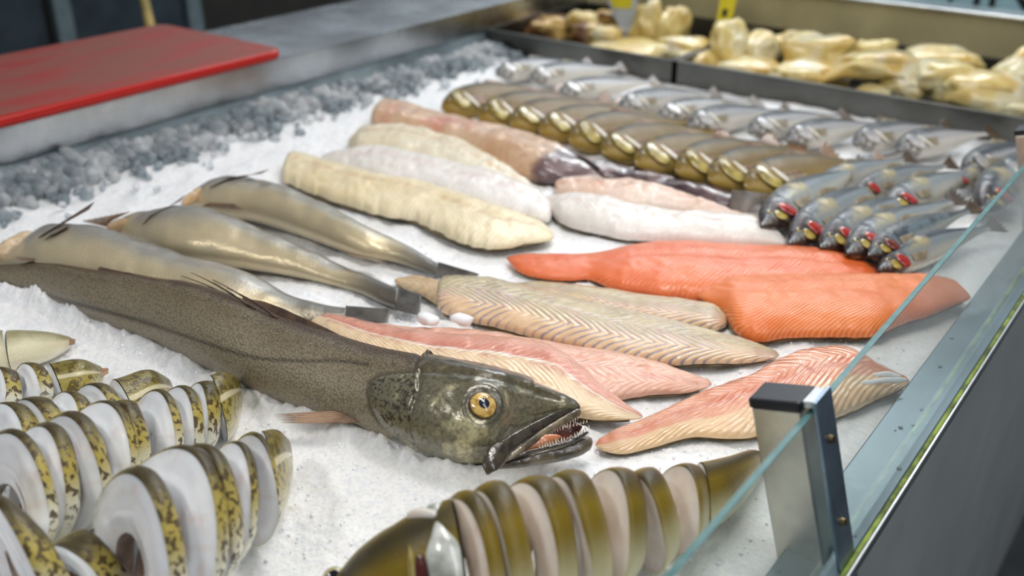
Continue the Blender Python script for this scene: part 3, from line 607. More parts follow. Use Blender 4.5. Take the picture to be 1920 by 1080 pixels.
# back of the shop, seen over the ledge
cabx = -2.75
cb = thing('storage_cabinet', 'dark blue-grey storage cabinet standing behind the steel ledge', 'cabinet', (cabx - 0.3, 1.3, -0.9))
def cpt(x, y): return on_x(x, y, cabx)
ya, yb, yc = cpt(115, 40)[1], cpt(360, 30)[1], cpt(385, 30)[1]
box('carcass', (cabx - 0.6, ya - 0.9, -0.85), (cabx - 0.012, yc, 0.5), M['dark_wall'], cb)
for y0, y1 in ((ya - 0.72, ya - 0.05), (ya + 0.03, yb - 0.03)):
    d = box('door', (cabx - 0.012, y0, -0.8), (cabx + 0.004, y1, 0.48), M['cabinet'], cb, 0.002)
for y in (ya, yb):
    box('frame_post', (cabx - 0.01, y - 0.026, -0.9), (cabx + 0.022, y + 0.026, 0.5), M['post_grey'], cb, 0.004, label='pale galvanised upright')
c2 = thing('dark_cabinet', 'plain dark cabinet beyond the far corner of the ledge', 'cabinet', (cabx - 0.6, yc + 1.0, -0.9))
box('carcass', (cabx - 1.0, yc + 0.03, -0.86), (cabx - 0.2, 3.85, 0.52), M['dark_wall'], c2, 0.004)
box('plinth', (cabx - 0.95, yc + 0.05, -0.9), (cabx - 0.26, 3.83, -0.86), M['cabinet'], c2)
hp = [on_x(286, 70, -2.0), on_x(262, -40, -2.35)]
V, F, at = rod([hp[0] + (hp[0] - hp[1]) * (2 - k) if k < 2 else hp[0] + (hp[1] - hp[0]) * (k - 2) for k in np.linspace(0, 4, 9)], 0.0115, 1, 10, (0, 0))
tag(obj('broom_handle', V, F, M['handle_yellow']), 'yellowish wooden handle leaning behind the red cutting board', 'handle')

# pale sign beyond the end wall
sg = thing('wall_sign', 'pale blue sign with dark letters beyond the counter end wall', 'sign', on_y(1830, 4, 2.75))
p0 = on_y(1430, 40, 2.75); p1 = on_y(2080, 40, 2.75); pz = on_y(1830, 14, 2.75)
box('board', (p0[0], 2.75, p0[2] - 0.25), (p1[0], 2.77, p0[2] + 0.6), M['sign_blue'], sg, 0.002)
fc = bpy.data.curves.new('lettering', 'FONT'); fc.body = 'VIN'; fc.size = 0.15; fc.extrude = 0.001; fc.align_x = 'CENTER'; fc.materials.append(M['ink'])
ft = bpy.data.objects.new('lettering', fc); COL.objects.link(ft); bpy.context.view_layer.update()
fm = bpy.data.meshes.new_from_object(ft.evaluated_get(bpy.context.evaluated_depsgraph_get())); bpy.data.objects.remove(ft)
fo = bpy.data.objects.new('lettering', fm); COL.objects.link(fo); fo.parent = sg
bl = on_y(1840, 11, 2.748); fo.location = tuple(Vector(bl) - sg.location); fo.rotation_euler = (math.pi / 2, 0, 0)

# ------------------------------------------------------------------ ice
def ice_height(X, Y):
    P = np.stack([X, Y, X * 0], -1).reshape(-1, 3)
    h = 0.0045 * vn(P, 9, 1) + 0.0032 * vn(P, 28, 2) + 0.0016 * vn(P, 95, 3) + 0.0011 * np.abs(vn(P, 230, 4)) + 0.0007 * vn(P, 520, 5)
    h = h.reshape(X.shape) - 0.006
    wall = np.clip((-1.18 - X) / 0.19, 0, 1); h += 0.03 * wall**2 * (1 - 0.55 * np.clip((Y - 1.2) / 0.4, 0, 1)) - 0.012 * wall
    h -= 0.010 * np.clip((X + 0.235) / 0.05, 0, 1)
    h0 = h.copy(); n60 = 1 + 0.35 * vn(P, 60, 12).reshape(X.shape) + 0.25 * vn(P, 170, 13).reshape(X.shape)
    for f, side, hh, wd in ICE_BANKS:
        for i in range(0, f['n'], 3):
            e = f['C'][i] + side * f['N'][i] * f['a'][i] * 0.92
            d2 = (X - e[0])**2 + (Y - e[1])**2
            h = np.maximum(h, (hh * n60 * np.exp(-d2 / wd**2) - 0.004) + 0.35 * (h0 + 0.006) - 0.004)
    return h
def build_ice():
    ny, nx = 780, 760
    y = 0.06 + (1.70 - 0.06) * (np.linspace(0, 1, ny)**1.35); x = np.linspace(-1.368, XR0 + 0.0005, nx)
    X, Y = np.meshgrid(x, y); Hh = ice_height(X, Y)
    P = np.stack([X + 0.0012 * vn(np.stack([X, Y, X * 0 + 2], -1).reshape(-1, 3), 300, 8).reshape(X.shape), Y, Hh], -1).reshape(-1, 3)
    P[:, 0] = np.clip(P[:, 0], -1.368, XR0 + 0.0005)
    o = obj('crushed_ice', P, grid_faces(ny, nx)[:, ::-1], M['ice'], None)
    tag(o, 'bed of white crushed ice that the fish lie on', 'ice', None, 'stuff')
    # loose grains, thicker towards the eye
    n = 5000; gy = 0.26 + 1.0 * rng.random(n)**1.7; gx = -1.2 + 1.0 * rng.random(n); gh = ice_height(gx[None], gy[None])[0]
    bV, bF = ICO[1]; bF = np.array(bF); VV = []; FF = []
    r = 0.0006 + 0.0013 * rng.random(n)**2.5
    R = rng.normal(size=(n, 3, 3)); S = 0.7 + 0.6 * rng.random((n, 1, 3))
    q, _ = np.linalg.qr(R); q = q * np.sign(np.linalg.det(q))[:, None, None]
    VV = (bV[None] * S) @ q * r[:, None, None] + np.stack([gx, gy, gh + r * 0.4], -1)[:, None]
    FF = (bF[None] + (np.arange(n) * len(bV))[:, None, None]).reshape(-1, 3)
    o2 = obj('ice_grains', VV.reshape(-1, 3), FF, M['ice_crystal'], o, smooth=False, kind='stuff')
    # clear lumps heaped against the tank wall
    VV = []; FF = []; off = 0; V0, F0 = ICO[2]; F0 = np.array(F0)
    for k in range(1000):
        yy = rng.uniform(0.42, 1.69); xx = -1.352 + abs(rng.normal(0, 0.05)); 
        r = rng.uniform(0.007, 0.019) * (1.0 if xx < -1.29 else 0.6)
        hh = ice_height(np.array([[xx]]), np.array([[yy]]))[0, 0] + 0.002 + rng.uniform(0, 0.009)
        q, _ = np.linalg.qr(rng.normal(size=(3, 3))); q = q * np.sign(np.linalg.det(q))
        v = V0 * (1 + 0.22 * vn(V0 * 1.4 + k * 3.1, 1.0, k % 50)[:, None]) * np.array([1, rng.uniform(0.7, 1), rng.uniform(0.6, 0.95)])
        v = (v @ q) * r + np.array([max(xx, -1.362 + r), yy, hh])
        VV.append(v); FF.append(F0 + off); off += len(v)
    o3 = obj('ice_lumps', np.vstack(VV), np.vstack(FF), M['ice_lump'], None)
    tag(o3, 'heap of clear grey ice lumps along the steel tank wall under the ledge', 'ice', None, 'stuff')
ICE_BANKS = []

# ------------------------------------------------------------------ whole hake with open mouth
def poly_sd(P, poly):
    """signed pixel distance, positive inside"""
    poly = np.asarray(poly, float); d = np.full(len(P), 1e9); ins = np.zeros(len(P), bool)
    for i in range(len(poly)):
        a, b = poly[i], poly[(i + 1) % len(poly)]; ab = b - a
        t = np.clip(((P - a) @ ab) / (ab @ ab), 0, 1); d = np.minimum(d, np.linalg.norm(P - a - t[:, None] * ab, axis=1))
        c = (a[1] > P[:, 1]) != (b[1] > P[:, 1])
        with np.errstate(divide='ignore', invalid='ignore'): x = (b[0] - a[0]) * (P[:, 1] - a[1]) / (b[1] - a[1]) + a[0]
        ins ^= c & (P[:, 0] < x)
    return np.where(ins, d, -d)
def line_d(P, pl):
    pl = spline(pl, 60) if len(pl) > 2 else np.asarray(pl, float); d = np.full(len(P), 1e9)
    for a, b in zip(pl[:-1], pl[1:]):
        ab = b - a; t = np.clip(((P - a) @ ab) / (ab @ ab + 1e-9), 0, 1); d = np.minimum(d, np.linalg.norm(P - a - t[:, None] * ab, axis=1))
    return d
def sstep(x, a, b): t = np.clip((x - a) / (b - a), 0, 1); return t * t * (3 - 2 * t)

HAKE = [((-80, 474), (-95, 512)), ((0, 495), (-14, 545)), ((97, 490), (66, 566)), ((200, 507), (160, 610)), ((300, 520), (258, 647)), ((390, 535), (335, 685)), ((467, 559), (397, 716)),
        ((560, 598), (468, 746)), ((650, 630), (555, 776)), ((730, 655), (640, 800)), ((800, 669), (715, 832)), ((860, 681), (785, 862)), ((915, 692), (845, 876)), ((965, 703), (905, 868)),
        ((1010, 717), (960, 832)), ((1050, 734), (1018, 798)), ((1078, 748), (1062, 780)), ((1091, 757), (1086, 772))]
hake = fit(HAKE, 0.72, np.interp(np.linspace(0, 1, 420), [0, 0.80, 0.90, 1], [-0.010, -0.010, -0.002, 0.019]), 420)
def build_hake():
    f = hake; t = thing('whole_hake', 'long whole grey-brown hake with gaping toothed mouth and golden eye', 'fish', f['C'][210] * np.array([1, 1, 0]))
    V, F, at = loft(f, 120, 1.0, roundend=(0.0, 0.012)); top = at['top']; lat = at['lat']
    px = project(V); up = sstep(top, -0.25, 0.05)
    headpoly = [(800, 640), (775, 700), (745, 702), (712, 706), (696, 717), (690, 737), (696, 763), (714, 794), (737, 818), (790, 856), (860, 920), (1000, 920), (1150, 840), (1110, 730), (1000, 690), (900, 650)]
    sd = poly_sd(px, headpoly); head = sstep(sd, -3, 3) * (px[:, 0] > 660)
    head = np.where(top < -0.2, (px[:, 0] > 735), head)
    groove = line_d(px, [(786, 702), (784, 737), (771, 770), (768, 797), (777, 827), (803, 858)])
    oper = head * sstep(px[:, 0] - np.interp(px[:, 1], [702, 737, 770, 797, 827, 858], [786, 784, 771, 768, 777, 803]), 3, -3)
    disp = 0.0030 * sstep(sd, -1, 7) * (px[:, 0] < 1000) - 0.0013 * np.exp(-(sd / 5.0)**2) * (sd < 2) * (px[:, 0] < 800) - 0.0024 * np.exp(-(groove / 4.5)**2) * head + 0.0009 * oper
    ed = np.hypot((px[:, 0] - 905) / 1.08, px[:, 1] - 765)
    disp += head * (0.0016 * np.exp(-((ed - 37) / 6)**2) - 0.0022 * np.exp(-(ed / 28)**4))
    for pl, am, wd in (([(800, 678), (880, 694), (960, 712), (1060, 748)], 0.0012, 6), ([(790, 700), (870, 706), (950, 722), (1050, 752)], -0.0011, 5), ([(955, 742), (1000, 748), (1060, 757)], 0.0012, 6),
                       ([(950, 775), (1010, 762), (1075, 762)], 0.0010, 5), ([(960, 790), (1010, 778), (1060, 768)], -0.0012, 4), ([(700, 740), (730, 760), (745, 800)], 0.0007, 5), ([(830, 740), (850, 790), (900, 825)], 0.0010, 14)):
        disp += am * np.exp(-(line_d(px, pl) / wd)**2) * head
    disp += head * 0.0006 * vn(V, 160, 5) + (1 - head) * (0.0007 * vn(V, 50, 6))
    nrm = np.stack([f['N'][0][0] * lat * 0.6, f['N'][0][1] * lat * 0.6, np.clip(top, 0, 1)], -1)
    V = V + nrm * (disp * up)[:, None]
    ld = line_d(px, [(-90, 505), (0, 530), (133, 567), (267, 603), (367, 637), (477, 670), (560, 677), (640, 677), (690, 684)])
    line = np.exp(-(ld / (3.0 + 1.5 * (px[:, 0] < 300)))**2) * up * (px[:, 0] < 695)
    line = np.clip(line + up * (px[:, 0] < 800) * (px[:, 0] > 660) * (0.8 * np.exp(-((sd + 3) / 4.0)**2)) + 0.5 * up * head * np.exp(-(groove / 3.5)**2) + 0.9 * up * np.exp(-((ed - 32) / 4.0)**2), 0, 1)
    at['dv'] = lat; at['head'] = head; at['oper'] = oper; at['line'] = line
    at = {k: at[k] for k in ('s', 'w', 'dv', 'head', 'oper', 'line')}
    body = obj('body', V, F, M['hake_skin'], t, at)
    ok = top > 0.1; Vs, Ps = V[ok], px[ok]
    def surf(x, y): return Vs[np.argmin(np.hypot(Ps[:, 0] - x, Ps[:, 1] - y))]
    # eye
    c = surf(905, 764); d = (c - CAM) @ FW; r = 27.5 * d / FPX
    ex = surf(930, 766) - surf(880, 762); ey = surf(906, 742) - surf(904, 788); nn = np.cross(ex, ey); nn /= np.linalg.norm(nn); nn *= np.sign(nn @ (CAM - c)); ex /= np.linalg.norm(ex); ey = np.cross(nn, ex)
    rr = np.linspace(0, 1, 14); th = np.linspace(0, 2 * np.pi, 40, endpoint=False)
    E = c + ((ex[None, None] * np.cos(th)[None, :, None] * 1.0 + ey[None, None] * np.sin(th)[None, :, None]) * (rr * r)[:, None, None] + nn[None, None] * ((1 - rr**2.2) * r * 0.42 + 0.0004)[:, None, None])
    obj('eye', E.reshape(-1, 3), grid_faces(14, 40, True), M['hake_eye'], t, dict(rad=np.repeat(rr, 40)), label='round golden eye with dark pupil')
    # jaws
    def rodpx(nm, pts, wd, zoff, mat, k=1.0, re=(0.1, 0.1), surface=True, n=50, parent=t):
        z = [surf(*p)[2] + zoff for p in pts] if surface else zoff
        V, F, a = tube_px(pts, wd, z, k, n, 16, re); V = V + 0.0004 * vn(V, 300, 3)[:, None] * np.array([0, 0, 1]); return obj(nm, V, F, mat, parent, a)
    zj = surf(960, 800)[2]
    mx = rodpx('upper_jaw', [(1088, 761), (1040, 781), (990, 809), (952, 835), (930, 856), (920, 872), (914, 890)], [13, 14, 20, 30, 42, 34, 4], [0.024, 0.026, 0.028, 0.029, 0.027, 0.025, 0.021], M['dark_lip'], 0.35, (0.05, 0.0), False)
    rodpx('upper_lip', [(1089, 770), (1058, 788), (1015, 815), (975, 843), (938, 868)], [16, 15, 15, 12, 8], [0.022, 0.023, 0.024, 0.024, 0.021], M['lip_grey'], 0.7, (0.05, 0.1), False)
    lj = rodpx('lower_jaw', [(926, 876), (965, 869), (1010, 858), (1060, 847), (1095, 833), (1109, 821)], [8, 18, 27, 31, 30, 20], [0.014, 0.013, 0.0125, 0.0125, 0.014, 0.016], M['jaw_skin'], 0.8, (0.02, 0.09), False)
    rodpx('jaw_rim', [(945, 862), (990, 848), (1040, 836), (1080, 823), (1104, 809)], [5, 7, 9, 9, 7], [0.020, 0.021, 0.022, 0.023, 0.023], M['dark_lip'], 0.8, (0.02, 0.09), False)
    rodpx('mouth_lining', [(950, 860), (995, 838), (1035, 819), (1068, 806), (1092, 800)], [8, 20, 34, 34, 8], [0.011, 0.011, 0.011, 0.011, 0.014], M['mouth_red'], 0.3, (0.05, 0.1), False)
    rodpx('tongue', [(985, 842), (1020, 826), (1052, 818)], [12, 20, 12], [0.0195, 0.0205, 0.02], M['tongue'], 0.6, (0.2, 0.3), False)
    # teeth: one small cone each
    def tooth(x, y, z, dx, dy, w, nm_parent):
        b = pt(x, y, z); tip = on_z([(x + dx, y + dy)], z + (0.0035 if dy < 0 else -0.002))[0]; dd = (b - CAM) @ FW; r = w * dd / FPX / 2
        V, F, a = rod(np.linspace(0, 1, 4)[:, None] * (tip - b) + b, r * np.array([1, 0.8, 0.5, 0.12]), 1, 6, (0, 0)); obj('tooth', V, F, M['tooth'], nm_parent)
    for k in range(19):
        q = k / 18; x = 1012 + 92 * q; y = np.interp(x, [990, 1040, 1080, 1104], [848, 834, 821, 806]) - 2
        tooth(x, y, 0.0235, random.uniform(-3, 2), -random.uniform(6, 10), 3.4, lj)
    for k in range(9):
        q = k / 8; tooth(1050 + 50 * q, 802 - 2 * q - 8 * q * q, 0.018, random.uniform(0, 3), -random.uniform(5, 8), 3.0, lj)
    for k in range(13):
        q = k / 12; tooth(1030 + 58 * q, 811 - 34 * q, 0.021, random.uniform(0, 2), random.uniform(6, 10), 3.2, mx)
    # fins
    for nm, seq, zz in (('dorsal_spine', [((478, 574), (358, 511)), ((500, 583), (396, 523)), ((455, 565), (340, 517)), ((520, 590), (425, 540))], None),):
        for (bx, by), (tx, ty) in seq:
            b = surf(bx, by + 6); tip = on_z([(tx, ty)], b[2] + 0.008)[0]
            V, F, a = rod(np.linspace(0, 1, 8)[:, None] * (tip - b) + b + np.sin(np.linspace(0, 1, 8) * np.pi)[:, None] * np.array([0, 0, 0.003]), np.linspace(0.0012, 0.0003, 8), 1, 6, (0, 0)); obj(nm, V, F, M['fin_dark'], t)
    up_px = lambda x: np.interp(x, [p[0][0] for p in HAKE], [p[0][1] for p in HAKE])
    def ridge(nm, xs, hts, mat):
        rows = []
        for x, h in zip(np.linspace(xs[0], xs[1], 40), np.interp(np.linspace(0, 1, 40), np.linspace(0, 1, len(hts)), hts)):
            b = surf(x, up_px(x) + 5); rows.append(np.r_[b, h * ((b - CAM) @ FW) / FPX])
        R = np.array(rows); n = f['N'][200]
        for _ in range(8): R[1:-1, :3] = (R[:-2, :3] + 2 * R[1:-1, :3] + R[2:, :3]) / 4
        R = np.array([[q[:3] - n * 0.0016, q[:3] + n * q[3] * 0.5 + np.array([0, 0, q[3] * 0.9]), q[:3] + n * 0.0024 - np.array([0, 0, 0.002])] for q in R]); obj(nm, R.reshape(-1, 3), grid_faces(40, 3), mat, t)
    ridge('rear_dorsal_fin', (20, 330), [0, 9, 12, 10, 7, 4, 0], M['fin_dark'])
    ridge('front_dorsal_fin', (455, 650), [2, 12, 14, 10, 6, 0], M['fin_dark'])
    ridge('nape_spine', (786, 824), [0, 4, 13, 12, 3, 0], M['fin_dark'])
    r0, r1 = pt(694, 768, 0.022), pt(690, 792, 0.016); V, F, a = fan_fin(r0, r1, pt(512, 776, 0.014), pt(528, 794, 0.010), 6, 0.25, 0.0008)
    obj('pectoral_fin', V, F, M['fin_brown'], t, dict(u=a['u']))
    V, F, a = tube_px([(700, 770), (716, 800), (742, 822), (790, 852)], [4, 10, 9, 4], [0.014, 0.010, 0.008, 0.006], 0.5, 30, 10); obj('gill_membrane', V, F, M['gill_white'], t, label='pale gill membrane under the cheek')
M['lip_grey'] = None
def _():
    solid('lip_grey', (74, 66, 50), (132, 118, 92), 0.28, 0.7, 70, 0.5); solid('jaw_skin', (52, 46, 38), (112, 102, 84), 0.25, 0.8, 45, 0.5); solid('tongue', (170, 92, 60), (206, 132, 92), 0.22, 0.8)
_()
build_hake()
ICE_BANKS.append((hake, -1.0, 0.017, 0.015))

# ------------------------------------------------------------------ three headless silvery fish
def headless(pairs, label, fins, base, endcut, k=0.55):
    f = fit(pairs, k, base, 200); t = thing('headless_fish', label, 'fish', f['C'][100] * np.array([1, 1, 0]), 'headless silver fish beyond the hake')
    V, F, at = loft(f, 64, 1.0, wav=0.0032, wavsc=24, seed=len(label), roundend=(0.03, 0))
    obj('body', V, F, M['silver_skin'], t, dict(dv=at['lat'], s=at['s'], u=at['u']))
    ok = at['top'] > 0.05; V0 = V[ok]; P0_ = project(V0)
    for nm, P, z, mat in fins:
        if nm == 'tail_fin': mat = M['tail_grey']
        else: P = [(p[0], p[1], V0[np.argmin(np.hypot(P0_[:, 0] - p[0], P0_[:, 1] - p[1])), 2] + (0.002 if i < 2 else 0.010)) for i, p in enumerate(P)]
        if len(P) == 4 and nm != 'flap': V, F, a = fan_fin(*[on_z([p[:2]], p[2])[0] for p in P], 9, 0.05, 0.0005); obj(nm, V, F, mat, t)
        else: V, F = blade([on_z([p[:2]], p[2])[0] for p in P], 0.0022); obj(nm, V, F, mat, t)
    V, F, a = tube_px([e[:2] for e in endcut], [e[2] for e in endcut], [e[3] for e in endcut], 0.6, 30, 14); V[:, 2] += 0.0022 * vn(V, 120, 4); obj('cut_flesh', V, F, M['tan_flap'], t, dict(s=a['u'] * 0.05, lat=a['lat'], w=a['lat'] * 0.01), label='torn yellowish flesh at the head cut')
    return f
H1 = [((-20, 476), (-28, 492)), ((37, 457), (28, 510)), ((70, 435), (50, 520)), ((93, 424), (70, 526)), ((127, 420), (105, 534)), ((211, 429), (188, 550)), ((281, 453), (258, 568)), ((337, 472), (318, 582)), ((394, 486), (380, 596)),
      ((450, 505), (437, 606)), ((506, 530), (490, 610)), ((560, 556), (545, 612)), ((610, 570), (600, 610)), ((652, 577), (648, 606))]
headless(H1, 'headless silver fish lying against the back of the whole hake', [
    ('pectoral_fin', [(72, 446, .03), (98, 430, .03), (179, 377, .052), (168, 392, .045)], 0, M['fin_dark']), ('pelvic_fin', [(84, 450, .034), (96, 440, .034), (132, 421, .044), (124, 428, .04)], 0, M['fin_dark']),
    ('tail_fin', [(648, 574, .01), (648, 606, .004), (737, 580, .008), (728, 604, .003)], 0, M['fin_dark']), ('anal_fin', [(30, 482, .02), (66, 486, .02), (60, 490, .016), (34, 488, .016)], 0, M['fin_brown'])],
    -0.004, [(-10, 482, 26, .012), (15, 468, 34, .016), (40, 452, 30, .018), (62, 436, 14, .02)])
H2 = [((200, 424), (196, 438)), ((240, 408), (232, 462)), ((309, 392), (290, 488)), ((360, 387), (342, 498)), ((410, 395), (392, 502)), ((460, 411), (438, 506)), ((506, 432), (485, 512)),
      ((560, 458), (540, 520)), ((610, 480), (590, 530)), ((650, 498), (632, 540)), ((690, 517), (672, 552)), ((725, 533), (712, 570)), ((752, 543), (742, 580))]
headless(H2, 'middle headless silver fish with a brown fin flap at its cut end', [
    ('pelvic_fin', [(211, 428, .036), (200, 418, .036), (152, 414, .02), (246, 396, .034)], 0, M['fin_brown']), ('pectoral_fin', [(266, 422, .04), (282, 404, .044), (350, 364, .052), (340, 376, .05)], 0, M['fin_dark']),
    ('tail_fin', [(748, 542, .01), (740, 580, .004), (792, 552, .009), (788, 592, .003)], 0, M['fin_dark'])],
    -0.004, [(200, 428, 14, .022), (228, 422, 26, .024), (262, 420, 24, .028)])
H3 = [((336, 378), (340, 392)), ((388, 343), (386, 408)), ((422, 331), (425, 412)), ((456, 330), (458, 416)), ((492, 337), (494, 424)), ((540, 352), (540, 438)), ((590, 372), (586, 454)), ((635, 393), (630, 470)),
      ((682, 419), (676, 484)), ((745, 449), (735, 492)), ((790, 475), (780, 506)), ((826, 494), (818, 519))]
headless(H3, 'headless silver fish nearest the cream fillets, dark fin tip raised', [
    ('pectoral_fin', [(392, 352, .04), (430, 333, .044), (506, 317, .056), (492, 325, .05)], 0, M['fin_dark']), ('pelvic_fin', [(378, 386, .036), (395, 380, .04), (458, 394, .036), (440, 382, .04)], 0, M['fin_brown']),
    ('tail_fin', [(822, 492, .01), (816, 520, .004), (900, 514, .009), (892, 522, .003)], 0, M['fin_dark']), ('anal_fin', [(640, 470, .008), (700, 484, .008), (660, 482, .003), (736, 498, .004)], 0, M['fin_dark'])],
    -0.004, [(342, 384, 12, .024), (362, 370, 18, .026), (384, 352, 14, .03)])

# ------------------------------------------------------------------ fillets
def fillet(name, pairs, mat, label, cat='fillet', group=None, k=0.35, base=0.0, n=220, m=72, edge=0.06, wav=0.0016, wavsc=45, bdn=0.2, ptop=0.75, seed=0, roundend=(0.02, 0.02), extra=None, fold=None):
    f = fit(pairs, k, base, n, dome=True); t = thing(name, label, cat, f['C'][n // 2] * np.array([1, 1, 0]), group)
    V, F, at = loft(f, m, bdn, 1.0, ptop, roundend, edge, seed, wav, wavsc)
    top = np.clip(at['top'], 0, 1)
    V[:, 2] -= top * 0.10 * np.interp(at['u'], np.linspace(0, 1, n), f['b']) * np.exp(-((at['lat'] - 0.12) / 0.10)**2)     # shallow seam along the middle
    o = obj('flesh', V, F, mat, t, {q: at[q] for q in ('s', 'lat', 'w', 'u', 'top')})
    # skin under the flesh: a thin sheet following the underside rim
    C, N, a = f['C'], f['N'], f['a']; x = np.linspace(-1, 1, 9); sc = np.ones(n)
    i0, i1 = int(n * 0.03), int(n * 0.97)
    S = C[i0:i1, None] + N[i0:i1, None] * (a[i0:i1, None] * x[None] * 0.97)[..., None]; S[..., 2] -= bdn * f['b'][i0:i1, None] * 0.9 + 0.0006
    S2 = S.copy(); S2[..., 2] -= 0.0008
    q = len(S) * 9; G = grid_faces(len(S), 9)
    obj('skin', np.vstack([S.reshape(-1, 3), S2.reshape(-1, 3)]), G.tolist() + (G[:, ::-1] + q).tolist(), M['fin_clear'], t)
    if extra: extra(t, f)
    return t, f
G_CR = 'cream fillets beside the headless fish'
fillet('monkfish_tail', [((742, 186), (684, 240)), ((778, 193), (738, 252)), ((836, 210), (805, 266)), ((893, 225), (862, 284)), ((965, 240), (925, 310)), ((1022, 257), (985, 334)), ((1060, 273), (1030, 344)), ((1089, 290), (1075, 342)), ((1130, 302), (1115, 338)),
        ((1180, 312), (1168, 342)), ((1240, 324), (1230, 354)), ((1300, 340), (1290, 372)), ((1343, 352), (1335, 384)), ((1385, 360), (1376, 392))], M['monk_flesh'], 'skinned monkfish tail, pink meat running into glossy purple-black skin and tail', 'fish', None, 0.55, -0.002, seed=2, wav=0.003, wavsc=30, ptop=0.9,
       extra=lambda t, f: [obj('tail_fin', *fan_fin(pt(1372, 358, .018), pt(1368, 392, .004), pt(1462, 364, .022), pt(1420, 405, .003), 10, 0.5, 0.0016)[:2], M['fin_dark'], t),
                           obj('skin_flap', *tube_px([(1080, 292), (1105, 305), (1125, 322), (1133, 334)], [6, 10, 10, 5], [.036, .034, .03, .022], 0.5, 24, 10)[:2], M['purple_skin'], t)])
fillet('white_fillet', [((650, 262), (652, 277)), ((681, 242), (672, 290)), ((721, 235), (706, 294)), ((770, 235), (750, 302)), ((807, 245), (795, 308)), ((864, 262), (850, 322)), ((922, 292), (905, 342)), ((975, 325), (960, 358)), ((1018, 358), (1008, 370))],
       M['cream'], 'cream fillet with a lengthwise slit lying against the monkfish tail', group=G_CR, k=0.42, seed=4, wav=0.003)
fillet('white_fillet', [((603, 290), (600, 306)), ((658, 281), (640, 322)), ((707, 275), (690, 338)), ((750, 281), (733, 349)), ((807, 293), (790, 360)), ((865, 309), (850, 376)), ((922, 320), (905, 392)), ((979, 342), (960, 404)), ((1018, 363), (1005, 414)), ((1036, 385), (1034, 418))],
       M['white_flesh'], 'middle cream-white fillet between two others, its end folded down', group=G_CR, k=0.42, base=0.003, seed=5, wav=0.0026)
fillet('white_fillet', [((547, 281), (523, 338)), ((586, 292), (568, 356)), ((640, 308), (625, 378)), ((707, 325), (690, 398)), ((778, 337), (765, 412)), ((836, 354), (815, 434)), ((893, 374), (875, 458)), ((950, 391), (930, 467)), ((993, 408), (978, 460)), ((1028, 424), (1018, 454)), ((1040, 440), (1038, 450))],
       M['cream_warm'], 'yellowish cream fillet with ragged belly edge nearest the headless fish', group=G_CR, k=0.27, base=0.004, edge=0.08, seed=6, wav=0.0026)
fillet('white_fillet', [((1038, 338), (1040, 362)), ((1060, 332), (1062, 370)), ((1089, 330), (1090, 376)), ((1137, 336), (1135, 384)), ((1180, 337), (1180, 392)), ((1222, 343), (1225, 396)), ((1267, 357), (1270, 400)), ((1313, 373), (1315, 404)), ((1370, 391), (1372, 408)), ((1420, 405), (1422, 413))],
       M['pinkish_white'], 'pinkish white fillet lying along the purple monkfish skin', group='pale fillets above the salmon', k=0.55, seed=7, wav=0.003)
fillet('white_fillet', [((1018, 370), (1022, 387)), ((1050, 364), (1048, 414)), ((1089, 364), (1085, 429)), ((1131, 370), (1125, 438)), ((1192, 383), (1180, 448)), ((1252, 392), (1245, 451)), ((1313, 398), (1310, 457)), ((1358, 401), (1358, 459)), ((1403, 405), (1405, 460)), ((1440, 425), (1445, 460)), ((1474, 452), (1478, 460))],
       M['white_flesh'], 'thick white fillet lying just beyond the long salmon fillet', group='pale fillets above the salmon', k=0.5, base=0.002, edge=0.08, seed=8, wav=0.0026)
fillet('salmon_fillet', [((948, 482), (950, 487)), ((973, 477), (970, 508)), ((1023, 477), (1020, 523)), ((1073, 477), (1072, 526)), ((1108, 475), (1104, 524)), ((1140, 470), (1143, 540)), ((1207, 458), (1205, 553)), ((1280, 455), (1280, 564)), ((1380, 460), (1375, 566)), ((1480, 463), (1480, 562)), ((1547, 470), (1555, 555)), ((1613, 487), (1620, 540)), ((1645, 502), (1650, 522))],
       M['salmon_deep'], 'long orange salmon fillet with narrow tail end, partly under another', group='orange salmon fillets', k=0.30, seed=9, edge=0.03, n=300, m=90, wav=0.0012)
fillet('salmon_fillet', [((1296, 540), (1297, 553)), ((1305, 531), (1316, 562)), ((1322, 525), (1340, 574)), ((1345, 521), (1360, 594)), ((1372, 520), (1378, 622)), ((1405, 519), (1408, 638)), ((1480, 517), (1485, 633)), ((1553, 515), (1560, 631)), ((1620, 515), (1635, 630)), ((1680, 515), (1692, 607)), ((1740, 516), (1750, 589)), ((1785, 525), (1785, 574)), ((1820, 553), (1820, 562))],
       M['salmon'], 'bright orange salmon fillet on top, its end behind the glass', group='orange salmon fillets', k=0.30, base=0.005, seed=10, edge=0.03, n=320, m=90, wav=0.0012)
fillet('striped_fillet', [((960, 531), (960, 537)), ((1017, 528), (1008, 556)), ((1076, 534), (1062, 572)), ((1155, 545), (1142, 592)), ((1235, 557), (1218, 606)), ((1300, 564), (1290, 616)), ((1345, 574), (1340, 620)), ((1366, 595), (1364, 612))],
       M['chevron'], 'striped fillet half hidden between the salmon and a larger fillet', group='fillets with zigzag stripes', k=0.5, seed=11, n=260, wav=0.0014)
fillet('striped_fillet', [((738, 524), (742, 532)), ((770, 517), (765, 544)), ((800, 520), (795, 556)), ((824, 528), (820, 572))], M['tan_flap'], 'small brownish fillet tip beside the dark tail of the middle headless fish', k=0.45, seed=12, n=80, m=40, wav=0.003)
def tags_c(t, f):
    for x, y in ((802, 598), (866, 600)):
        c = on_z([(x, y)], 0.012)[0]; V, F = ICO[2]; V = V * np.array([0.013, 0.009, 0.006]); V = V * (1 + 0.35 * vn(V, 300, int(x))[:, None]) + c; obj('fat_flake', V, F, M['ice_crystal'], t, label='white scrap of fat')
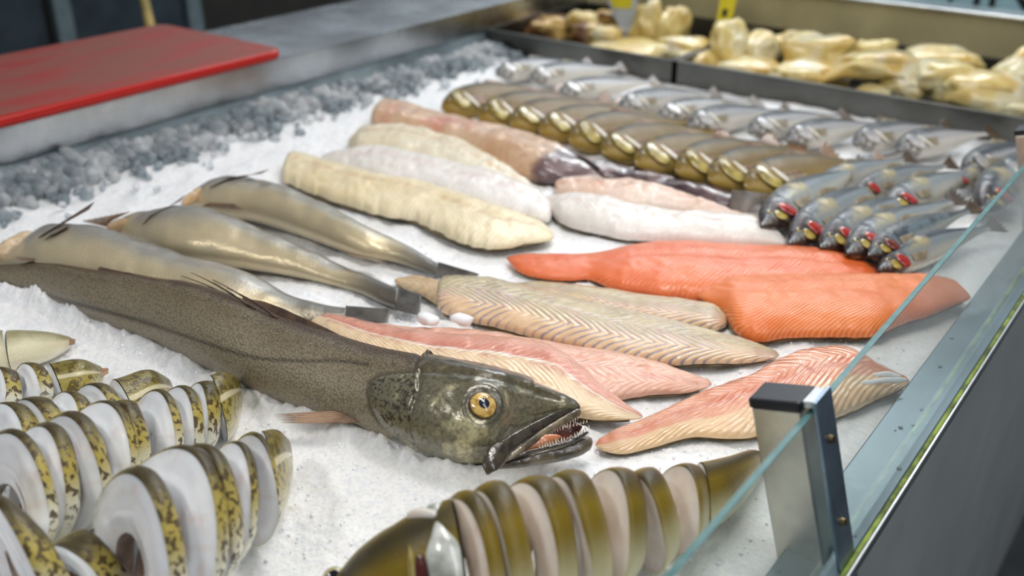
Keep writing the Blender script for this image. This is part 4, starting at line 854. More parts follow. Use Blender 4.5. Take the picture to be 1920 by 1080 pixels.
fillet('striped_fillet', [((822, 522), (815, 580)), ((860, 519), (845, 592)), ((898, 520), (885, 602)), ((957, 531), (940, 618)), ((1037, 549), (1010, 636)), ((1116, 569), (1090, 654)), ((1195, 586), (1165, 672)), ((1274, 605), (1250, 683)), ((1353, 625), (1330, 683)), ((1420, 643), (1405, 680)), ((1462, 660), (1460, 672))],
       M['chevron'], 'large glossy fillet with violet and yellow zigzag stripes', group='fillets with zigzag stripes', k=0.40, base=0.002, seed=13, n=340, m=100, wav=0.0012, extra=tags_c)
fillet('pink_fillet', [((690, 602), (697, 616)), ((776, 614), (765, 640)), ((851, 617), (836, 668)), ((918, 622), (900, 690)), ((997, 636), (975, 715)), ((1076, 650), (1052, 740)), ((1155, 661), (1135, 750)), ((1235, 680), (1213, 742)), ((1294, 699), (1278, 738)), ((1337, 714), (1332, 727))],
       M['pink_soft'], 'rosy fillet ending in a rounded tip under the large striped fillet', group='pink fillets around the hake head', k=0.36, seed=14, n=300, m=90)
fillet('pink_fillet', [((576, 580), (576, 604)), ((640, 592), (628, 640)), ((716, 610), (692, 680)), ((781, 622), (760, 705)), ((860, 629), (838, 730)), ((940, 635), (918, 748)), ((1000, 643), (980, 762)), ((1053, 659), (1030, 775)), ((1100, 695), (1072, 782)), ((1140, 730), (1115, 787)), ((1175, 757), (1155, 788)), ((1207, 778), (1204, 786))],
       M['pink'], 'long pink fillet with cream belly running along the back of the hake', group='pink fillets around the hake head', k=0.40, base=0.004, seed=15, n=320, m=90)
def p3x(t, f):
    for x0, y0, x1, y1 in ((1602, 722, 1702, 712), (1632, 704, 1690, 706)):
        V, F, a = tube_px([(x0, y0), ((x0 + x1) / 2, (y0 + y1) / 2 - 3), (x1, y1)], [6, 11, 8], [.012, .013, .011], 0.4, 20, 10); V[:, 2] += 0.001 * vn(V, 200, 2); obj('white_membrane', V, F, M['ice_crystal'], t, label='strip of white membrane at the fillet end')
fillet('pink_fillet', [((1115, 828), (1117, 841)), ((1140, 812), (1150, 850)), ((1213, 783), (1222, 840)), ((1280, 750), (1300, 820)), ((1347, 723), (1380, 822)), ((1413, 700), (1450, 814)), ((1463, 674), (1510, 802)), ((1513, 657), (1560, 786)), ((1563, 650), (1605, 768)), ((1600, 658), (1640, 752)), ((1650, 685), (1675, 737)), ((1705, 708), (1705, 722))],
       M['pink_wet'], 'wet orange-pink fillet behind the black-capped glass post', group='pink fillets around the hake head', k=0.34, seed=16, n=320, m=100, edge=0.05, wav=0.002, extra=p3x)

# ------------------------------------------------------------------ cod cut into steaks: every steak is a thing of flesh and skin
def frame_at(f, s):
    g = lambda A: np.array([np.interp(s, f['s'], A[:, i]) for i in range(3)])
    return g(f['C']), g(f['N']), g(f['D']), np.interp(s, f['s'], f['a']), np.interp(s, f['s'], f['b'])
def section(J, gap, taper=0.22):
    """upright fish section, unit size: angle from belly gap round over the back; returns x,z"""
    ph = np.linspace(-np.pi / 2 + gap, 1.5 * np.pi - gap, J)
    x = np.cos(ph); z = np.sin(ph); x = np.sign(x) * np.abs(x)**0.92 * (1 - taper * np.clip(z, 0, 1)); z = np.where(z > 0, z * (1 - 0.05 * np.abs(x)), z)
    return x, z, ph
def steak(f, s0, s1, name, label, group, cav=0.0, gap=0.02, yaw=0.0, lean=0.0, roll=0.0, dx=(0, 0, 0), flesh='cod_flesh', skinm='cod_skin', scale=1.0, dome=0.0035, seed=0, flap=0.0, cat='fish steak'):
    J = 60; x, z, ph = section(J, gap); R = 5
    Cm, Nm, Dm, am, bm_ = frame_at(f, (s0 + s1) / 2)
    t = thing(name, label, cat, (Cm[0] + dx[0], Cm[1] + dx[1], Cm[2] - bm_ + dx[2]), group)
    Mr = Matrix.Translation(Vector(Cm + np.array(dx))) @ Matrix.Rotation(yaw, 4, 'Z') @ Matrix.Rotation(-lean * np.sign(np.cross(Nm, [0, 0, 1.0]) @ Dm), 4, Vector(Nm)) @ Matrix.Rotation(roll, 4, Vector(Dm)) @ Matrix.Translation(-Vector(Cm))
    Mn = np.array(Mr)
    tr = lambda V: V.reshape(-1, 3) @ Mn[:3, :3].T + Mn[:3, 3]
    rings = []; inner = []
    zin = cav * 0.55
    for k, s in enumerate(np.linspace(s0, s1, R)):
        C, N, D, a, b = frame_at(f, s); a *= scale; b *= scale
        e = 1 - 0.05 * (abs(k - (R - 1) / 2) / ((R - 1) / 2))**2
        w1 = 1 + flap * np.clip(-z, 0, 1)
        O = C[None] + N[None] * (a * x * e * w1)[:, None]; O[:, 2] += b * z * e
        O += D[None] * (0.0012 * vn1(ph + s * 40, 1.3, seed))[:, None]
        rings.append(O)
        sc = max(cav, 0.02)
        I = C[None] + N[None] * (a * x * sc * 0.85 * (1 + flap * np.clip(-z, 0, 1)))[:, None]; I[:, 2] += b * (np.where(z > 0, z * sc * 0.75, z * (sc if cav == 0 else 0.93 if gap > 0.1 else sc))) - (0.12 * b if cav else 0)
        inner.append(I)
    O = np.array(rings); I = np.array(inner)
    # flesh: two faces with a soft dome, plus the inner wall
    K = 9; q = np.linspace(0, 1, K); VV = []; FF = []; rad = []; ang = []; off = 0
    for side, (Ob, Ib) in enumerate(((O[0], I[0]), (O[-1], I[-1]))):
        Dd = frame_at(f, s0 if side == 0 else s1)[2] * (-1 if side == 0 else 1)
        G = Ib[None] + (Ob - Ib)[None] * q[:, None, None]
        bul = dome * np.sin(np.pi * np.clip(q, 0, 1)**0.9)[:, None] * (0.75 + 0.35 * np.abs(np.cos(ph))[None]) + 0.0012 * vn(G.reshape(-1, 3), 90, seed + side).reshape(K, J) * np.sin(np.pi * q)[:, None]
        G = G + Dd[None, None] * bul[..., None]
        VV.append(G.reshape(-1, 3)); FF += (np.array(grid_faces(K, J, False, side == 1)) + off).tolist(); off += K * J
        rad.append(np.repeat(q, J)); ang.append(np.tile(ph, K))
    VV.append(I.reshape(-1, 3)); FF += (np.array(grid_faces(R, J)) + off).tolist(); off += R * J; rad.append(np.zeros(R * J)); ang.append(np.tile(ph, R))
    for jj in (0, J - 1):   # belly edges
        E = np.array([np.linspace(0, 1, 4)[:, None] * (O[k, jj] - I[k, jj]) + I[k, jj] for k in range(R)]); VV.append(E.reshape(-1, 3)); FF += (np.array(grid_faces(R, 4)) + off).tolist(); off += R * 4; rad.append(np.ones(R * 4) * 0.5); ang.append(np.zeros(R * 4))
    obj('flesh', tr(np.vstack(VV)), FF, M[flesh], t, dict(rad=np.concatenate(rad), ang=np.concatenate(ang)))
    # skin band: outer wall a little proud of the flesh, with its own thickness
    SK = []
    for k in range(R):
        C, N, D, a, b = frame_at(f, np.linspace(s0, s1, R)[k]); d = O[k] - C; d /= np.linalg.norm(d, axis=1)[:, None]
        SK.append(O[k] + d * 0.0009)
    SK = np.array(SK); V = np.concatenate([O[:1], SK, O[-1:]])
    n = len(V); obj('skin', tr(V), grid_faces(n, J), M[skinm], t, dict(dv=np.tile(z, n), s=np.repeat(np.linspace(s0, s1, n), J)))
    if cav and gap > 0.1:
        Lz = np.concatenate([I[:, 4:J - 4] * 1.0]); Cc = Lz.mean((0, 1)); Lz = Cc + (Lz - Cc) * 0.96; obj('belly_lining', tr(Lz), grid_faces(R, Lz.shape[1]), M['belly_lining'], t, label='brownish lining of the belly hollow')
    return t
solid('belly_lining', (120, 92, 74), (182, 152, 132), 0.3, 0.6, 60, 0.4)
def tailpiece(f, s0, name, label, group, skinm='cod_tail_skin', flesh='cod_flesh', fin=None, roll=0.0, cat='fish tail piece'):
    i0 = int(np.searchsorted(f['s'], s0)) if s0 < f['s'][-1] else f['n'] - 2
    # fits run from the tail (s=0) to the cut
    t = thing(name, label, cat, f['C'][i0 // 2] * np.array([1, 1, 0]), group)
    J = 60; x, z, ph = section(J, 0.01); s = np.linspace(0, s0, 40); rows = []
    for k, v in enumerate(s):
        C, N, D, a, b = frame_at(f, v); e = math.sqrt(max(0.0, 1 - (1 - min(1, v / (0.10 * s0 + 1e-6)))**2)); e = max(e, 0.04)
        O = C[None] + N[None] * (a * x * e)[:, None]; O[:, 2] += b * z * e; rows.append(O)
    V = np.array(rows); obj('skin', V.reshape(-1, 3), grid_faces(40, J), M[skinm], t, dict(dv=np.tile(z, 40), s=np.repeat(s, J)))
    C, N, D, a, b = frame_at(f, s0); q = np.linspace(0, 1, 8)
    G = C[None, None] + (V[-1] - C)[None] * q[:, None, None] * 0.985 + D[None, None] * (0.003 * np.cos(q * np.pi / 2) + 0.0008)[:, None, None]
    obj('flesh', G.reshape(-1, 3), grid_faces(8, J), M[flesh], t, dict(rad=np.repeat(q, J), ang=np.tile(ph, 8)))
    if fin: V, F, a = fan_fin(*[on_z([p[:2]], p[2])[0] for p in fin], 4, 0.1, 0.0006); obj('fin_stub', V, F, M['fin_brown'], t)
    return t

ORD = ['first', 'second', 'third', 'fourth', 'fifth', 'sixth', 'seventh', 'eighth', 'ninth', 'tenth', 'eleventh', 'twelfth']
# --- sliced olive cod along the front edge (fit runs from the tail to the head)
COD = fit([((1436, 850), (1444, 874)), ((1400, 842), (1425, 915)), ((1345, 855), (1392, 965)), ((1280, 868), (1335, 1012)), ((1210, 874), (1270, 1060)), ((1130, 882), (1190, 1105)), ((1040, 886), (1105, 1150)), ((950, 898), (1020, 1185)), ((870, 922), (940, 1215)),
           ((800, 950), (865, 1235)), ((735, 980), (790, 1240)), ((675, 1020), (725, 1225)), ((625, 1070), (665, 1200)), ((590, 1120), (610, 1165))], 1.05, -0.006, 200)
def s_at(f, px, row=0):
    P = project(f['C'] + np.array([0, 0, 1.0]) * f['b'][:, None]); return float(np.interp(px, P[::-1, 0], f['s'][::-1]))
G_COD = 'steaks of the sliced olive cod'
cuts = [1328, 1264, 1200, 1130, 1056, 976, 906, 858]
tailpiece(COD, s_at(COD, 1322), 'cod_tail_piece', 'olive cod tail piece at the far end of the sliced fish, below the glass edge', None, 'olive_skin', 'pollock_flesh')
for k in range(len(cuts) - 1):
    a0, a1 = s_at(COD, cuts[k]), s_at(COD, cuts[k + 1]); g_ = 0.27
    steak(COD, a0 + (a1 - a0) * g_, a1 - 0.001, 'cod_steak', f'{ORD[k]} olive steak from the tail of the sliced cod at the front' if k < 6 else 'olive steak right behind the gill collar of the sliced cod',
          G_COD, cav=[0.0, 0.0, 0.0, 0.34, 0.42, 0.46, 0.46][k], gap=[0.02, 0.02, 0.02, 0.22, 0.26, 0.3, 0.3][k], yaw=0.26 + 0.06 * math.sin(k * 2.1), lean=0.10 + 0.13 * math.cos(k * 2.9), roll=0.05 * math.sin(k * 3.1), scale=1 + 0.035 * math.sin(k * 4.3), flesh='pollock_flesh', skinm='olive_skin', seed=k, dome=0.0012)
def cod_head():
    s0, s1 = s_at(COD, 850), COD['s'][-1]; t = thing('severed_cod', 'olive cod head cut by the lower picture edge, gill opening red and silver', 'fish head', frame_at(COD, s0 + 0.05)[0] * np.array([1, 1, 0]))
    J = 80; n = 70; x, z, ph = section(J, 0.01, 0.2); s = np.linspace(s0, s1, n); rows = []; hd = []
    for k, v in enumerate(s):
        C, N, D, a, b = frame_at(COD, v); u = k / (n - 1)
        e = max(0.05, math.sqrt(max(0, 1 - max(0, (u - 0.55) / 0.46)**2.2)))
        gl = math.exp(-((u - 0.34) / 0.035)**2) * 0.09; cb = 0.06 * math.exp(-((u - 0.20) / 0.08)**2); op = 0.05 * sstep(u, 0.37, 0.44) * (1 - sstep(u, 0.6, 0.8))
        side = np.clip(1 - np.abs(z - (-0.15)) * 0.75, 0, 1)
        ee = e * (1 + (cb + op - gl) * side)
        O = C[None] + N[None] * (a * x * ee)[:, None]; O[:, 2] += b * z * e; rows.append(O)
    V = np.array(rows); obj('body', V.reshape(-1, 3), grid_faces(n, J), M['olive_skin'], t, dict(dv=np.tile(z, n), s=np.repeat(s, J)))
    C, N, D, a, b = frame_at(COD, s0); q = np.linspace(0, 1, 6); G = C + (V[0] - C)[None] * q[:, None, None] - D * 0.002
    obj('flesh', G.reshape(-1, 3), grid_faces(6, J, False, True), M['pollock_flesh'], t, dict(rad=np.repeat(q, J), ang=np.tile(ph, 6)))
    P = V.reshape(-1, 3); px = project(P); vis = (np.einsum('ij,ij->i', P - CAM, np.tile(frame_at(COD, s0 + 0.04)[1], (len(P), 1))) < 1e9)
    def surf(xx, yy):
        d = np.hypot(px[:, 0] - xx, px[:, 1] - yy); c = np.argsort(d)[:10]; dd = ((P[c] - CAM)**2).sum(1); return P[c[np.argmin(dd)]]
    def patch(nm, u0, u1, zlo, zhi, lift, mat, bulge=0.0, slant=0.0, K=14):
        jj = np.where((x < 0.35) & (z > zlo) & (z < zhi) & (ph > np.pi / 3))[0]; G = np.zeros((K, len(jj), 3))
        for c, j in enumerate(jj):
            d = zhi - z[j]; wd = math.sqrt(min(1, max(0.0, d / 0.14))) if z[j] > -0.3 else 1
            mid = (u0 + u1) / 2 + slant * d
            for q in range(K):
                tt = q / (K - 1); r = min(max(mid + (tt - 0.5) * (u1 - u0) * wd, 0.0), 0.98) * (n - 1); a = int(r); fr = r - a
                P_ = V[a, j] * (1 - fr) + V[a + 1, j] * fr; cen = frame_at(COD, s[a] * (1 - fr) + s[a + 1] * fr)[0]; o = (P_ - cen) / np.linalg.norm(P_ - cen)
                G[q, c] = P_ + o * (lift + (bulge - lift * 0.0) * math.sin(math.pi * tt)) * (0.35 + 0.65 * wd)
        return obj(nm, G.reshape(-1, 3), grid_faces(K, len(jj)), mat, t)
    def strip(nm, pts, wd, mat, k=0.4, lift=0.004):
        C_ = np.array([surf(*p) for p in pts]); C_ = C_ + (CAM - C_) / np.linalg.norm(CAM - C_, axis=1)[:, None] * lift
        Q = spline(np.c_[C_ * 1000, wd], 40); dist = (Q[:, :3] / 1000 - CAM) @ FW; V_, F_, a_ = rod(Q[:, :3] / 1000, Q[:, 3] / 2 * dist / FPX, k, 12, (0.15, 0.15)); return obj(nm, V_, F_, mat, t)
    patch('gill_collar', 0.01, 0.21, -0.95, 0.97, 0.0006, M['silver_collar'], 0.003, -0.05)
    patch('gill_opening', 0.20, 0.275, -0.95, 0.88, 0.0008, M['blood_dark'], 0.0004, -0.01)
    patch('gill_rim', 0.265, 0.305, -0.95, 0.93, 0.0006, M['gill_gold'], 0.0015, 0.05)
    for nm, pts, wd, mt in (('cut_scrap', [(760, 968), (785, 962), (815, 962)], [16, 24, 14], 'pollock_flesh'),): strip(nm, pts, wd, M[mt], 0.6, 0.002)
    c = surf(618, 1078); ey = (CAM - c) / np.linalg.norm(CAM - c); V_, F_ = ICO[3]; r = 0.0085
    up_ = np.array([0, 0, 1.0]); A1 = np.cross(up_, ey); A1 /= np.linalg.norm(A1); A2 = np.cross(ey, A1)
    rad = np.arccos(np.clip(V_[:, 2], -1, 1)) / (np.pi / 2)
    obj('eye', c - ey * 0.002 + (V_[:, :1] * A1 + V_[:, 1:2] * A2 + V_[:, 2:] * ey * 0.6) * r, F_, M['small_eye'], t, dict(rad=np.clip(rad, 0, 1)))
solid('silver_collar', (150, 152, 140), (226, 228, 220), 0.15, 1.0, 60, 0.3); solid('blood_dark', (54, 10, 8), (100, 24, 20), 0.2, 0.9)
cod_head()

# --- spotted cod rows at the near corner
def cod_row(tag_, pairs, s_tail, specs, n=160, k=1.0, base=-0.004, tail_label='', fin=None, grp=None):
    f = fit(pairs, k, base, n)
    if tail_label: tailpiece(f, s_tail, 'cod_tail_piece', tail_label, 'spotted cod tail pieces', fin=fin)
    for sp in specs:
        steak(f, name='cod_steak', group=grp, **sp)
    return f
GA = 'spotted cod steaks at the near corner'
fA = fit([((548, 828), (550, 884)), ((515, 806), (548, 930)), ((472, 812), (535, 975)), ((415, 832), (510, 1030)), ((352, 846), (478, 1072)), ((292, 856), (440, 1110)), ((225, 876), (395, 1150)), ((165, 905), (345, 1190)), ((105, 935), (300, 1230))], 0.95, -0.004, 160)
fB = fit([((452, 708), (455, 762)), ((408, 698), (448, 812)), ((360, 716), (428, 838)), ((305, 734), (395, 862)), ((250, 746), (352, 885)), ((190, 760), (290, 925)), ((130, 772), (225, 965)), ((70, 792), (170, 1005)), ((5, 815), (110, 1040)), ((-60, 840), (50, 1080))], 0.95, -0.004, 160)
fD = fit([((326, 712), (324, 745)), ((272, 695), (318, 775)), ((200, 715), (285, 805)), ((130, 736), (235, 835)), ((60, 752), (175, 860)), ((-5, 765), (110, 885)), ((-70, 780), (45, 910))], 0.85, -0.004, 140)
fE = fit([((200, 688), (192, 712)), ((150, 674), (178, 738)), ((80, 683), (128, 752)), ((10, 690), (65, 762)), ((-60, 700), (0, 780))], 0.8, -0.004, 120)
fF = fit([((140, 632), (136, 648)), ((105, 622), (102, 670)), ((50, 616), (42, 692)), ((-10, 617), (-20, 708)), ((-80, 617), (-90, 720))], 0.7, -0.004, 120)
def at_px(f, px): return s_at(f, px)
def row(f, cutpx, labels, grp, cavs, yaws, tail_px, tail_label, gapf=0.40, lean=0.36, dome=0.004, fin=None):
    tailpiece(f, s_at(f, tail_px), 'cod_tail_piece', tail_label, 'spotted cod tail pieces', fin=fin)
    for k in range(len(cutpx) - 1):
        a0, a1 = s_at(f, cutpx[k]), s_at(f, cutpx[k + 1]); cv = cavs[k]
        q_ = math.sin(k * 2.3 + tail_px), math.cos(k * 3.7 + tail_px), math.sin(k * 5.1 + tail_px)
        steak(f, a0 + (a1 - a0) * (gapf + 0.12 * q_[2]), a1, 'cod_steak', labels[k], grp, cav=cv, gap=0.28 if cv else 0.02, yaw=yaws[k] + 0.10 * q_[0], lean=lean + 0.12 * q_[1], roll=0.07 * q_[2], scale=1 + 0.04 * q_[0], seed=k + int(tail_px), dome=dome)
row(fA, [495, 452, 404, 348, 280, 215], ['thin white steak next to the spotted tail nearest the sliced olive cod', 'second thin steak behind the spotted tail nearest the sliced olive cod', 'thin steak just behind the broad hollow cod steak', 'broad white cod steak with open belly hollow facing the eye', 'cod steak with blotched skin, in front of the broad hollow one'],
    GA, [0, 0, 0, 0.42, 0.42], [0.10, 0.12, 0.14, 0.16, 0.22], 498, 'spotted cod tail piece with pale stripe nearest the sliced olive cod')
row(fB, [398, 356, 316, 268, 205, 150, 95, 38, -20], ['thin white steak next to the striped tail under the hake flank', 'second thin steak behind the striped tail under the hake flank', 'thin steak just behind the big rounded white face', 'large rounded white cod steak with a dark skin rim', 'glittering blotched cod steak beside the large white one', 'dark-topped cod steak with a pale stripe across its back', 'narrow spotted cod steak with bright glints of light', 'spotted cod steak at the picture edge, partly cut off'],
    GA, [0, 0, 0, 0.3, 0.42, 0.42, 0.45, 0.45], [0.08, 0.1, 0.12, 0.14, 0.3, 0.34, 0.3, 0.25], 400, 'striped cod tail piece standing close under the hake flank')
row(fD, [218, 160, 100, 40, -20], ['flat white steak beside the small striped tail', 'pale steak behind the dark-topped cod steak', 'speckled cod steak above the narrow spotted one', 'golden speckled cod steak cut off by the picture edge'], GA, [0, 0, 0.3, 0.3], [0.1, 0.12, 0.15, 0.15], 222, 'small cod tail piece with dark stripes between two other tails')
row(fE, [92, 40, -20], ['golden-skinned cod steak just below the pale tail piece', 'pinkish cod steak at the picture edge below the pale tail piece'], GA, [0, 0], [0.15, 0.15], 96, 'short spotted cod tail piece with a frayed brown tip', fin=[(188, 692, .012), (190, 706, .008), (204, 690, .012), (204, 700, .008)])
tailpiece(fF, s_at(fF, 12), 'cod_tail_piece', 'pale smooth cod tail piece nearest the hake, farthest of the tails', 'spotted cod tail pieces', 'pale_tail_skin', fin=[(130, 634, .012), (130, 648, .006), (142, 636, .011), (141, 645, .007)])
steak(fF, s_at(fF, 6), s_at(fF, -60), 'cod_steak', 'pale cod steak behind the smooth tail piece at the picture edge', GA, yaw=0.1, seed=44, skinm='pale_tail_skin')
# two open steaks lying at the very corner
fG = fit([((240, 940), (290, 1130)), ((170, 985), (215, 1150)), ((100, 1000), (150, 1180)), ((20, 905), (60, 1200)), ((-60, 900), (-20, 1220))], 0.8, -0.004, 100)
steak(fG, s_at(fG, 178), s_at(fG, 118), 'cod_steak', 'hollow cod steak showing a brown belly at the lower corner', GA, cav=0.5, gap=0.3, yaw=0.5, seed=51)
steak(fG, s_at(fG, 66), s_at(fG, -10), 'cod_steak', 'milky white cod piece filling the lower picture corner', GA, cav=0.25, gap=0.3, yaw=0.3, seed=52)

# ------------------------------------------------------------------ rows of small whole fish: one of each kind is built, the rest are copies
def dup(root):
    r = root.copy(); COL.objects.link(r)
    for ch in root.children:
        c = ch.copy(); COL.objects.link(c); c.parent = r
        for g in ch.children: d = g.copy(); COL.objects.link(d); d.parent = c
    return r
def small_fish(name, skinm, L=0.25, H=0.058, T=0.034, gill='gill_gold', pec='gill_white', eye=0.0042, fork=0.5, slim=0.0, red=False, body_fin='fin_brown', cat='fish'):
    """lies on its side: snout at the origin, tail along +x, back towards +y, up +z"""
    t = thing(name, '', cat)
    n, m = 60, 32; u = np.linspace(0, 1, n)
    hp = np.interp(u, [0, .015, .05, .12, .22, .35, .5, .65, .8, .9, .96, 1], [.06, .22, .45, .74, .93, 1, .93, .72, .42, .24, .2, .22])
    for _ in range(2): hp[1:-1] = (hp[:-2] + 2 * hp[1:-1] + hp[2:]) / 4
    tp = np.interp(u, [0, .04, .15, .3, .55, .8, 1], [.12, .5, .95, 1, .78, .36, .08])
    th = np.linspace(0, 2 * np.pi, m, endpoint=False); c, s = np.cos(th), np.sin(th)
    mid = 0.10 * H * np.sin(np.pi * u) - slim * u**2 * 0.02
    V = np.stack([np.repeat(u * L, m), (mid[:, None] + (hp * H / 2)[:, None] * c[None]).ravel(), ((tp * T / 2)[:, None] * (np.sign(s) * np.abs(s)**0.9)[None]).ravel()], -1)
    g = np.exp(-((np.repeat(u, m) - 0.215) / 0.012)**2); V[:, 2] -= np.sign(V[:, 2]) * g * 0.0016; g2 = sstep(np.repeat(u, m), 0.10, 0.19) * (1 - sstep(np.repeat(u, m), 0.195, 0.215)); V[:, 2] += np.sign(V[:, 2]) * g2 * 0.0012 * np.repeat(tp, m)
    F = grid_faces(n, m, True).tolist() + [list(range(m))[::-1], list(range((n - 1) * m, n * m))]
    body = obj('body', V, F, M[skinm], t, dict(lat=np.tile(c, n), dv=np.tile(c, n), s=np.repeat(u * L, m), u=np.repeat(u, m)))
    def plate(nm, u0, v0, du, dv, z0, mat, th_=0.0022, rot=0.0, sub=3):
        W, F_ = ICO[sub]; W = W.copy(); rad = np.clip(np.hypot(W[:, 0], W[:, 1]), 0, 1)
        a, b = W[:, 0] * du * L, W[:, 1] * dv * H; W = np.stack([a * math.cos(rot) - b * math.sin(rot) + u0 * L, a * math.sin(rot) + b * math.cos(rot) + v0 * H, W[:, 2] * th_ + z0], -1)
        return obj(nm, W, F_, M[mat], t, dict(rad=rad))
    zt = lambda q, v: float(np.interp(q, u, tp) * T / 2 * math.sqrt(max(0.05, 1 - (2 * v / max(0.1, float(np.interp(q, u, hp))))**2)))
    if red: plate('gill_cover', .150, -.10, .040, .24, zt(.155, -.04) - .0008, gill, 0.0026, 0.15); plate('cheek_plate', .10, -.10, .035, .16, zt(.1, -.1) - .0004, 'gill_gold', 0.0018)
    else: plate('gill_cover', .14, -.03, .058, .30, zt(.14, -.03) - .0012, gill, 0.0026, 0.1); plate('gill_edge', .212, -.12, .018, .28, zt(.2, -.05) + .0002, pec, 0.0022, 0.25)
    e = plate('eye', .072, .10, eye / L, eye / H, zt(.072, .1) - .0006, 'small_eye', 0.0022)
    # fins
    def fin(nm, r0, r1, t0, t1, mat, nn=5):
        V, F, a = fan_fin(r0, r1, t0, t1, nn, 0.25, 0.0006, 8); return obj(nm, V, F, mat, t)
    zz = T * 0.22
    fin('pectoral_fin', (.225 * L, -.02 * H, T * .47), (.225 * L, -.22 * H, T * .43), (.36 * L, -.06 * H, T * .53), (.33 * L, -.30 * H, T * .44), M[body_fin])
    yd = lambda q: float(np.interp(q, u, mid) + np.interp(q, u, hp) * H / 2)
    fin('dorsal_fin', (.42 * L, yd(.42) - .001, 0.001), (.58 * L, yd(.58) - .001, 0.001), (.50 * L, yd(.42) + .16 * H, 0.003), (.62 * L, yd(.58) + .06 * H, 0.002), M[body_fin], 6)
    fin('tail_fin', (.985 * L, mid[-1] + .10 * H, 0.0), (.985 * L, mid[-1] - .10 * H, 0.0), (1.13 * L, mid[-1] + .40 * H, 0.001), (1.13 * L, mid[-1] - .40 * H, 0.001), M['fin_dark' if red or skinm == 'bass_skin' else body_fin], 6)
    t['L'] = L
    return t
def place(proto, first, snout, tail, label, group, roll=0.4, z0=0.014, z1=0.010, size=1.0):
    """snout and tail pixels; heights of both over the ice"""
    o = proto if first else dup(proto)
    S, T = pt(*snout, z0), pt(*tail, z1); d = T - S; Ln = np.linalg.norm(d)
    yaw = math.atan2(d[1], d[0]); pit = -math.asin(d[2] / Ln)
    k = Ln / (proto['L'] * 1.10)
    o.location = tuple(S); o.rotation_euler = (Matrix.Rotation(yaw, 4, 'Z') @ Matrix.Rotation(pit, 4, 'Y') @ Matrix.Rotation(roll, 4, 'X')).to_euler(); o.scale = (k * size, k * size, k * size)
    o['label'] = label; o['group'] = group; return o
def shift(snout, d): 
    p = pt(*snout, 0.014) + np.array([d[0], d[1], -0.004]); return tuple(project(p[None])[0])

br = small_fish('brown_fish', 'brown_skin', 0.25, 0.086, 0.042)
BR = [(828, 203), (896, 222), (956, 234), (1010, 247), (1066, 266), (1129, 289), (1190, 308), (1267, 324), (1329, 340), (1396, 353)]
BL = ['brown fish at the ledge end of its row, its whole head clear', 'second brown fish from the ledge, head half under the next', 'third brown fish from the ledge in the brown row', 'fourth brown fish from the ledge in the brown row', 'fifth brown fish from the ledge in the brown row', 'sixth brown fish counted from the ledge',
      'brown fish fourth from the herring end of its row', 'brown fish third from the herring end of its row', 'brown fish next to the last one towards the herrings', 'last brown fish of the row, whole flank visible beside the herrings']
for k, p in enumerate(BR):
    place(br, k == 0, p, shift(p, (0.10 + 0.02 * math.sin(k * 2.3), 0.235)), BL[k], 'row of brown fish', 0.42 + 0.06 * math.sin(k * 1.9), 0.017, 0.012)
bs = small_fish('silver_fish', 'bass_skin', 0.25, 0.068, 0.042, gill='silver_cheek', pec='gill_white', eye=0.0048, body_fin='fin_clear')
BS = [(929, 139), (992, 148), (1047, 177), (1159, 202), (1233, 219), (1290, 236), (1402, 247), (1474, 264), (1600, 270), (1683, 282), (1806, 322), (1868, 335)]
SL = ['silver fish at the ledge end of the far row', 'second silver fish from the ledge, red mark on its gill', 'third silver fish from the ledge with dark back', 'fourth silver fish from the ledge in the far row', 'fifth silver fish from the ledge, bright glint on its head', 'sixth silver fish from the ledge, red-stained gill',
      'seventh silver fish from the ledge in the far row', 'eighth silver fish from the ledge, brown open gill', 'silver fish with dark snout before the last pair by the tray', 'plump silver fish with pale cheek nearest the tray edge', 'silver fish beyond the herrings, close to the far glass post', 'last silver fish, half hidden by the far glass post']
for k, p in enumerate(BS):
    place(bs, k == 0, p, shift(p, (0.09, 0.20 if k < 10 else 0.22)), SL[k], 'far row of silver fish', 0.45 + 0.08 * math.sin(k * 2.7), 0.020, 0.014)
hr = small_fish('herring', 'herring_skin', 0.22, 0.046, 0.030, gill='gill_red', eye=0.0036, red=True, body_fin='fin_clear')
mk = small_fish('mackerel', 'mackerel_skin', 0.24, 0.05, 0.034, gill='gill_dark', eye=0.0038, red=True, body_fin='fin_clear')
HR = [((1526, 354), (1690, 300), 'herring with reddish gill lying closest to the last brown fish'), ((1600, 366), (1770, 312), 'herring with gold and red head under a dark tail fin'), ((1659, 395), (1835, 322), 'herring with the large bright red gill in the upper group'),
      ((1783, 350), (1890, 305), 'dark-backed herring at the upper group end by the glass'), ((1842, 395), (1935, 290), 'herring tucked against the glass edge in the upper group'),
      ((1428, 424), (1608, 318), 'herring with raised dark tail, head under the white fillet'), ((1480, 457), (1660, 345), 'herring with red and cream head touching the long salmon fillet'), ((1538, 465), (1740, 365), 'herring with dark brown gill second along the salmon edge'),
      ((1588, 476), (1780, 380), 'slim herring with a bright red eye beside the salmon tip'), ((1646, 506), (1850, 428), 'herring with red and pearly head nearest the glass and salmon')]
for k, (a, b, lb) in enumerate(HR):
    place(hr, k == 0, a, b, lb, 'heap of red-gilled herrings', 0.5 + 0.1 * math.sin(k * 2.2), 0.012 + 0.004 * (k % 3), 0.016 + 0.004 * (k % 2), 1.12)
place(mk, True, (1628, 480), (1815, 395), 'dark striped mackerel lying across the herrings with blackish tail', 'heap of red-gilled herrings', 0.45, 0.022, 0.03, 1.1)

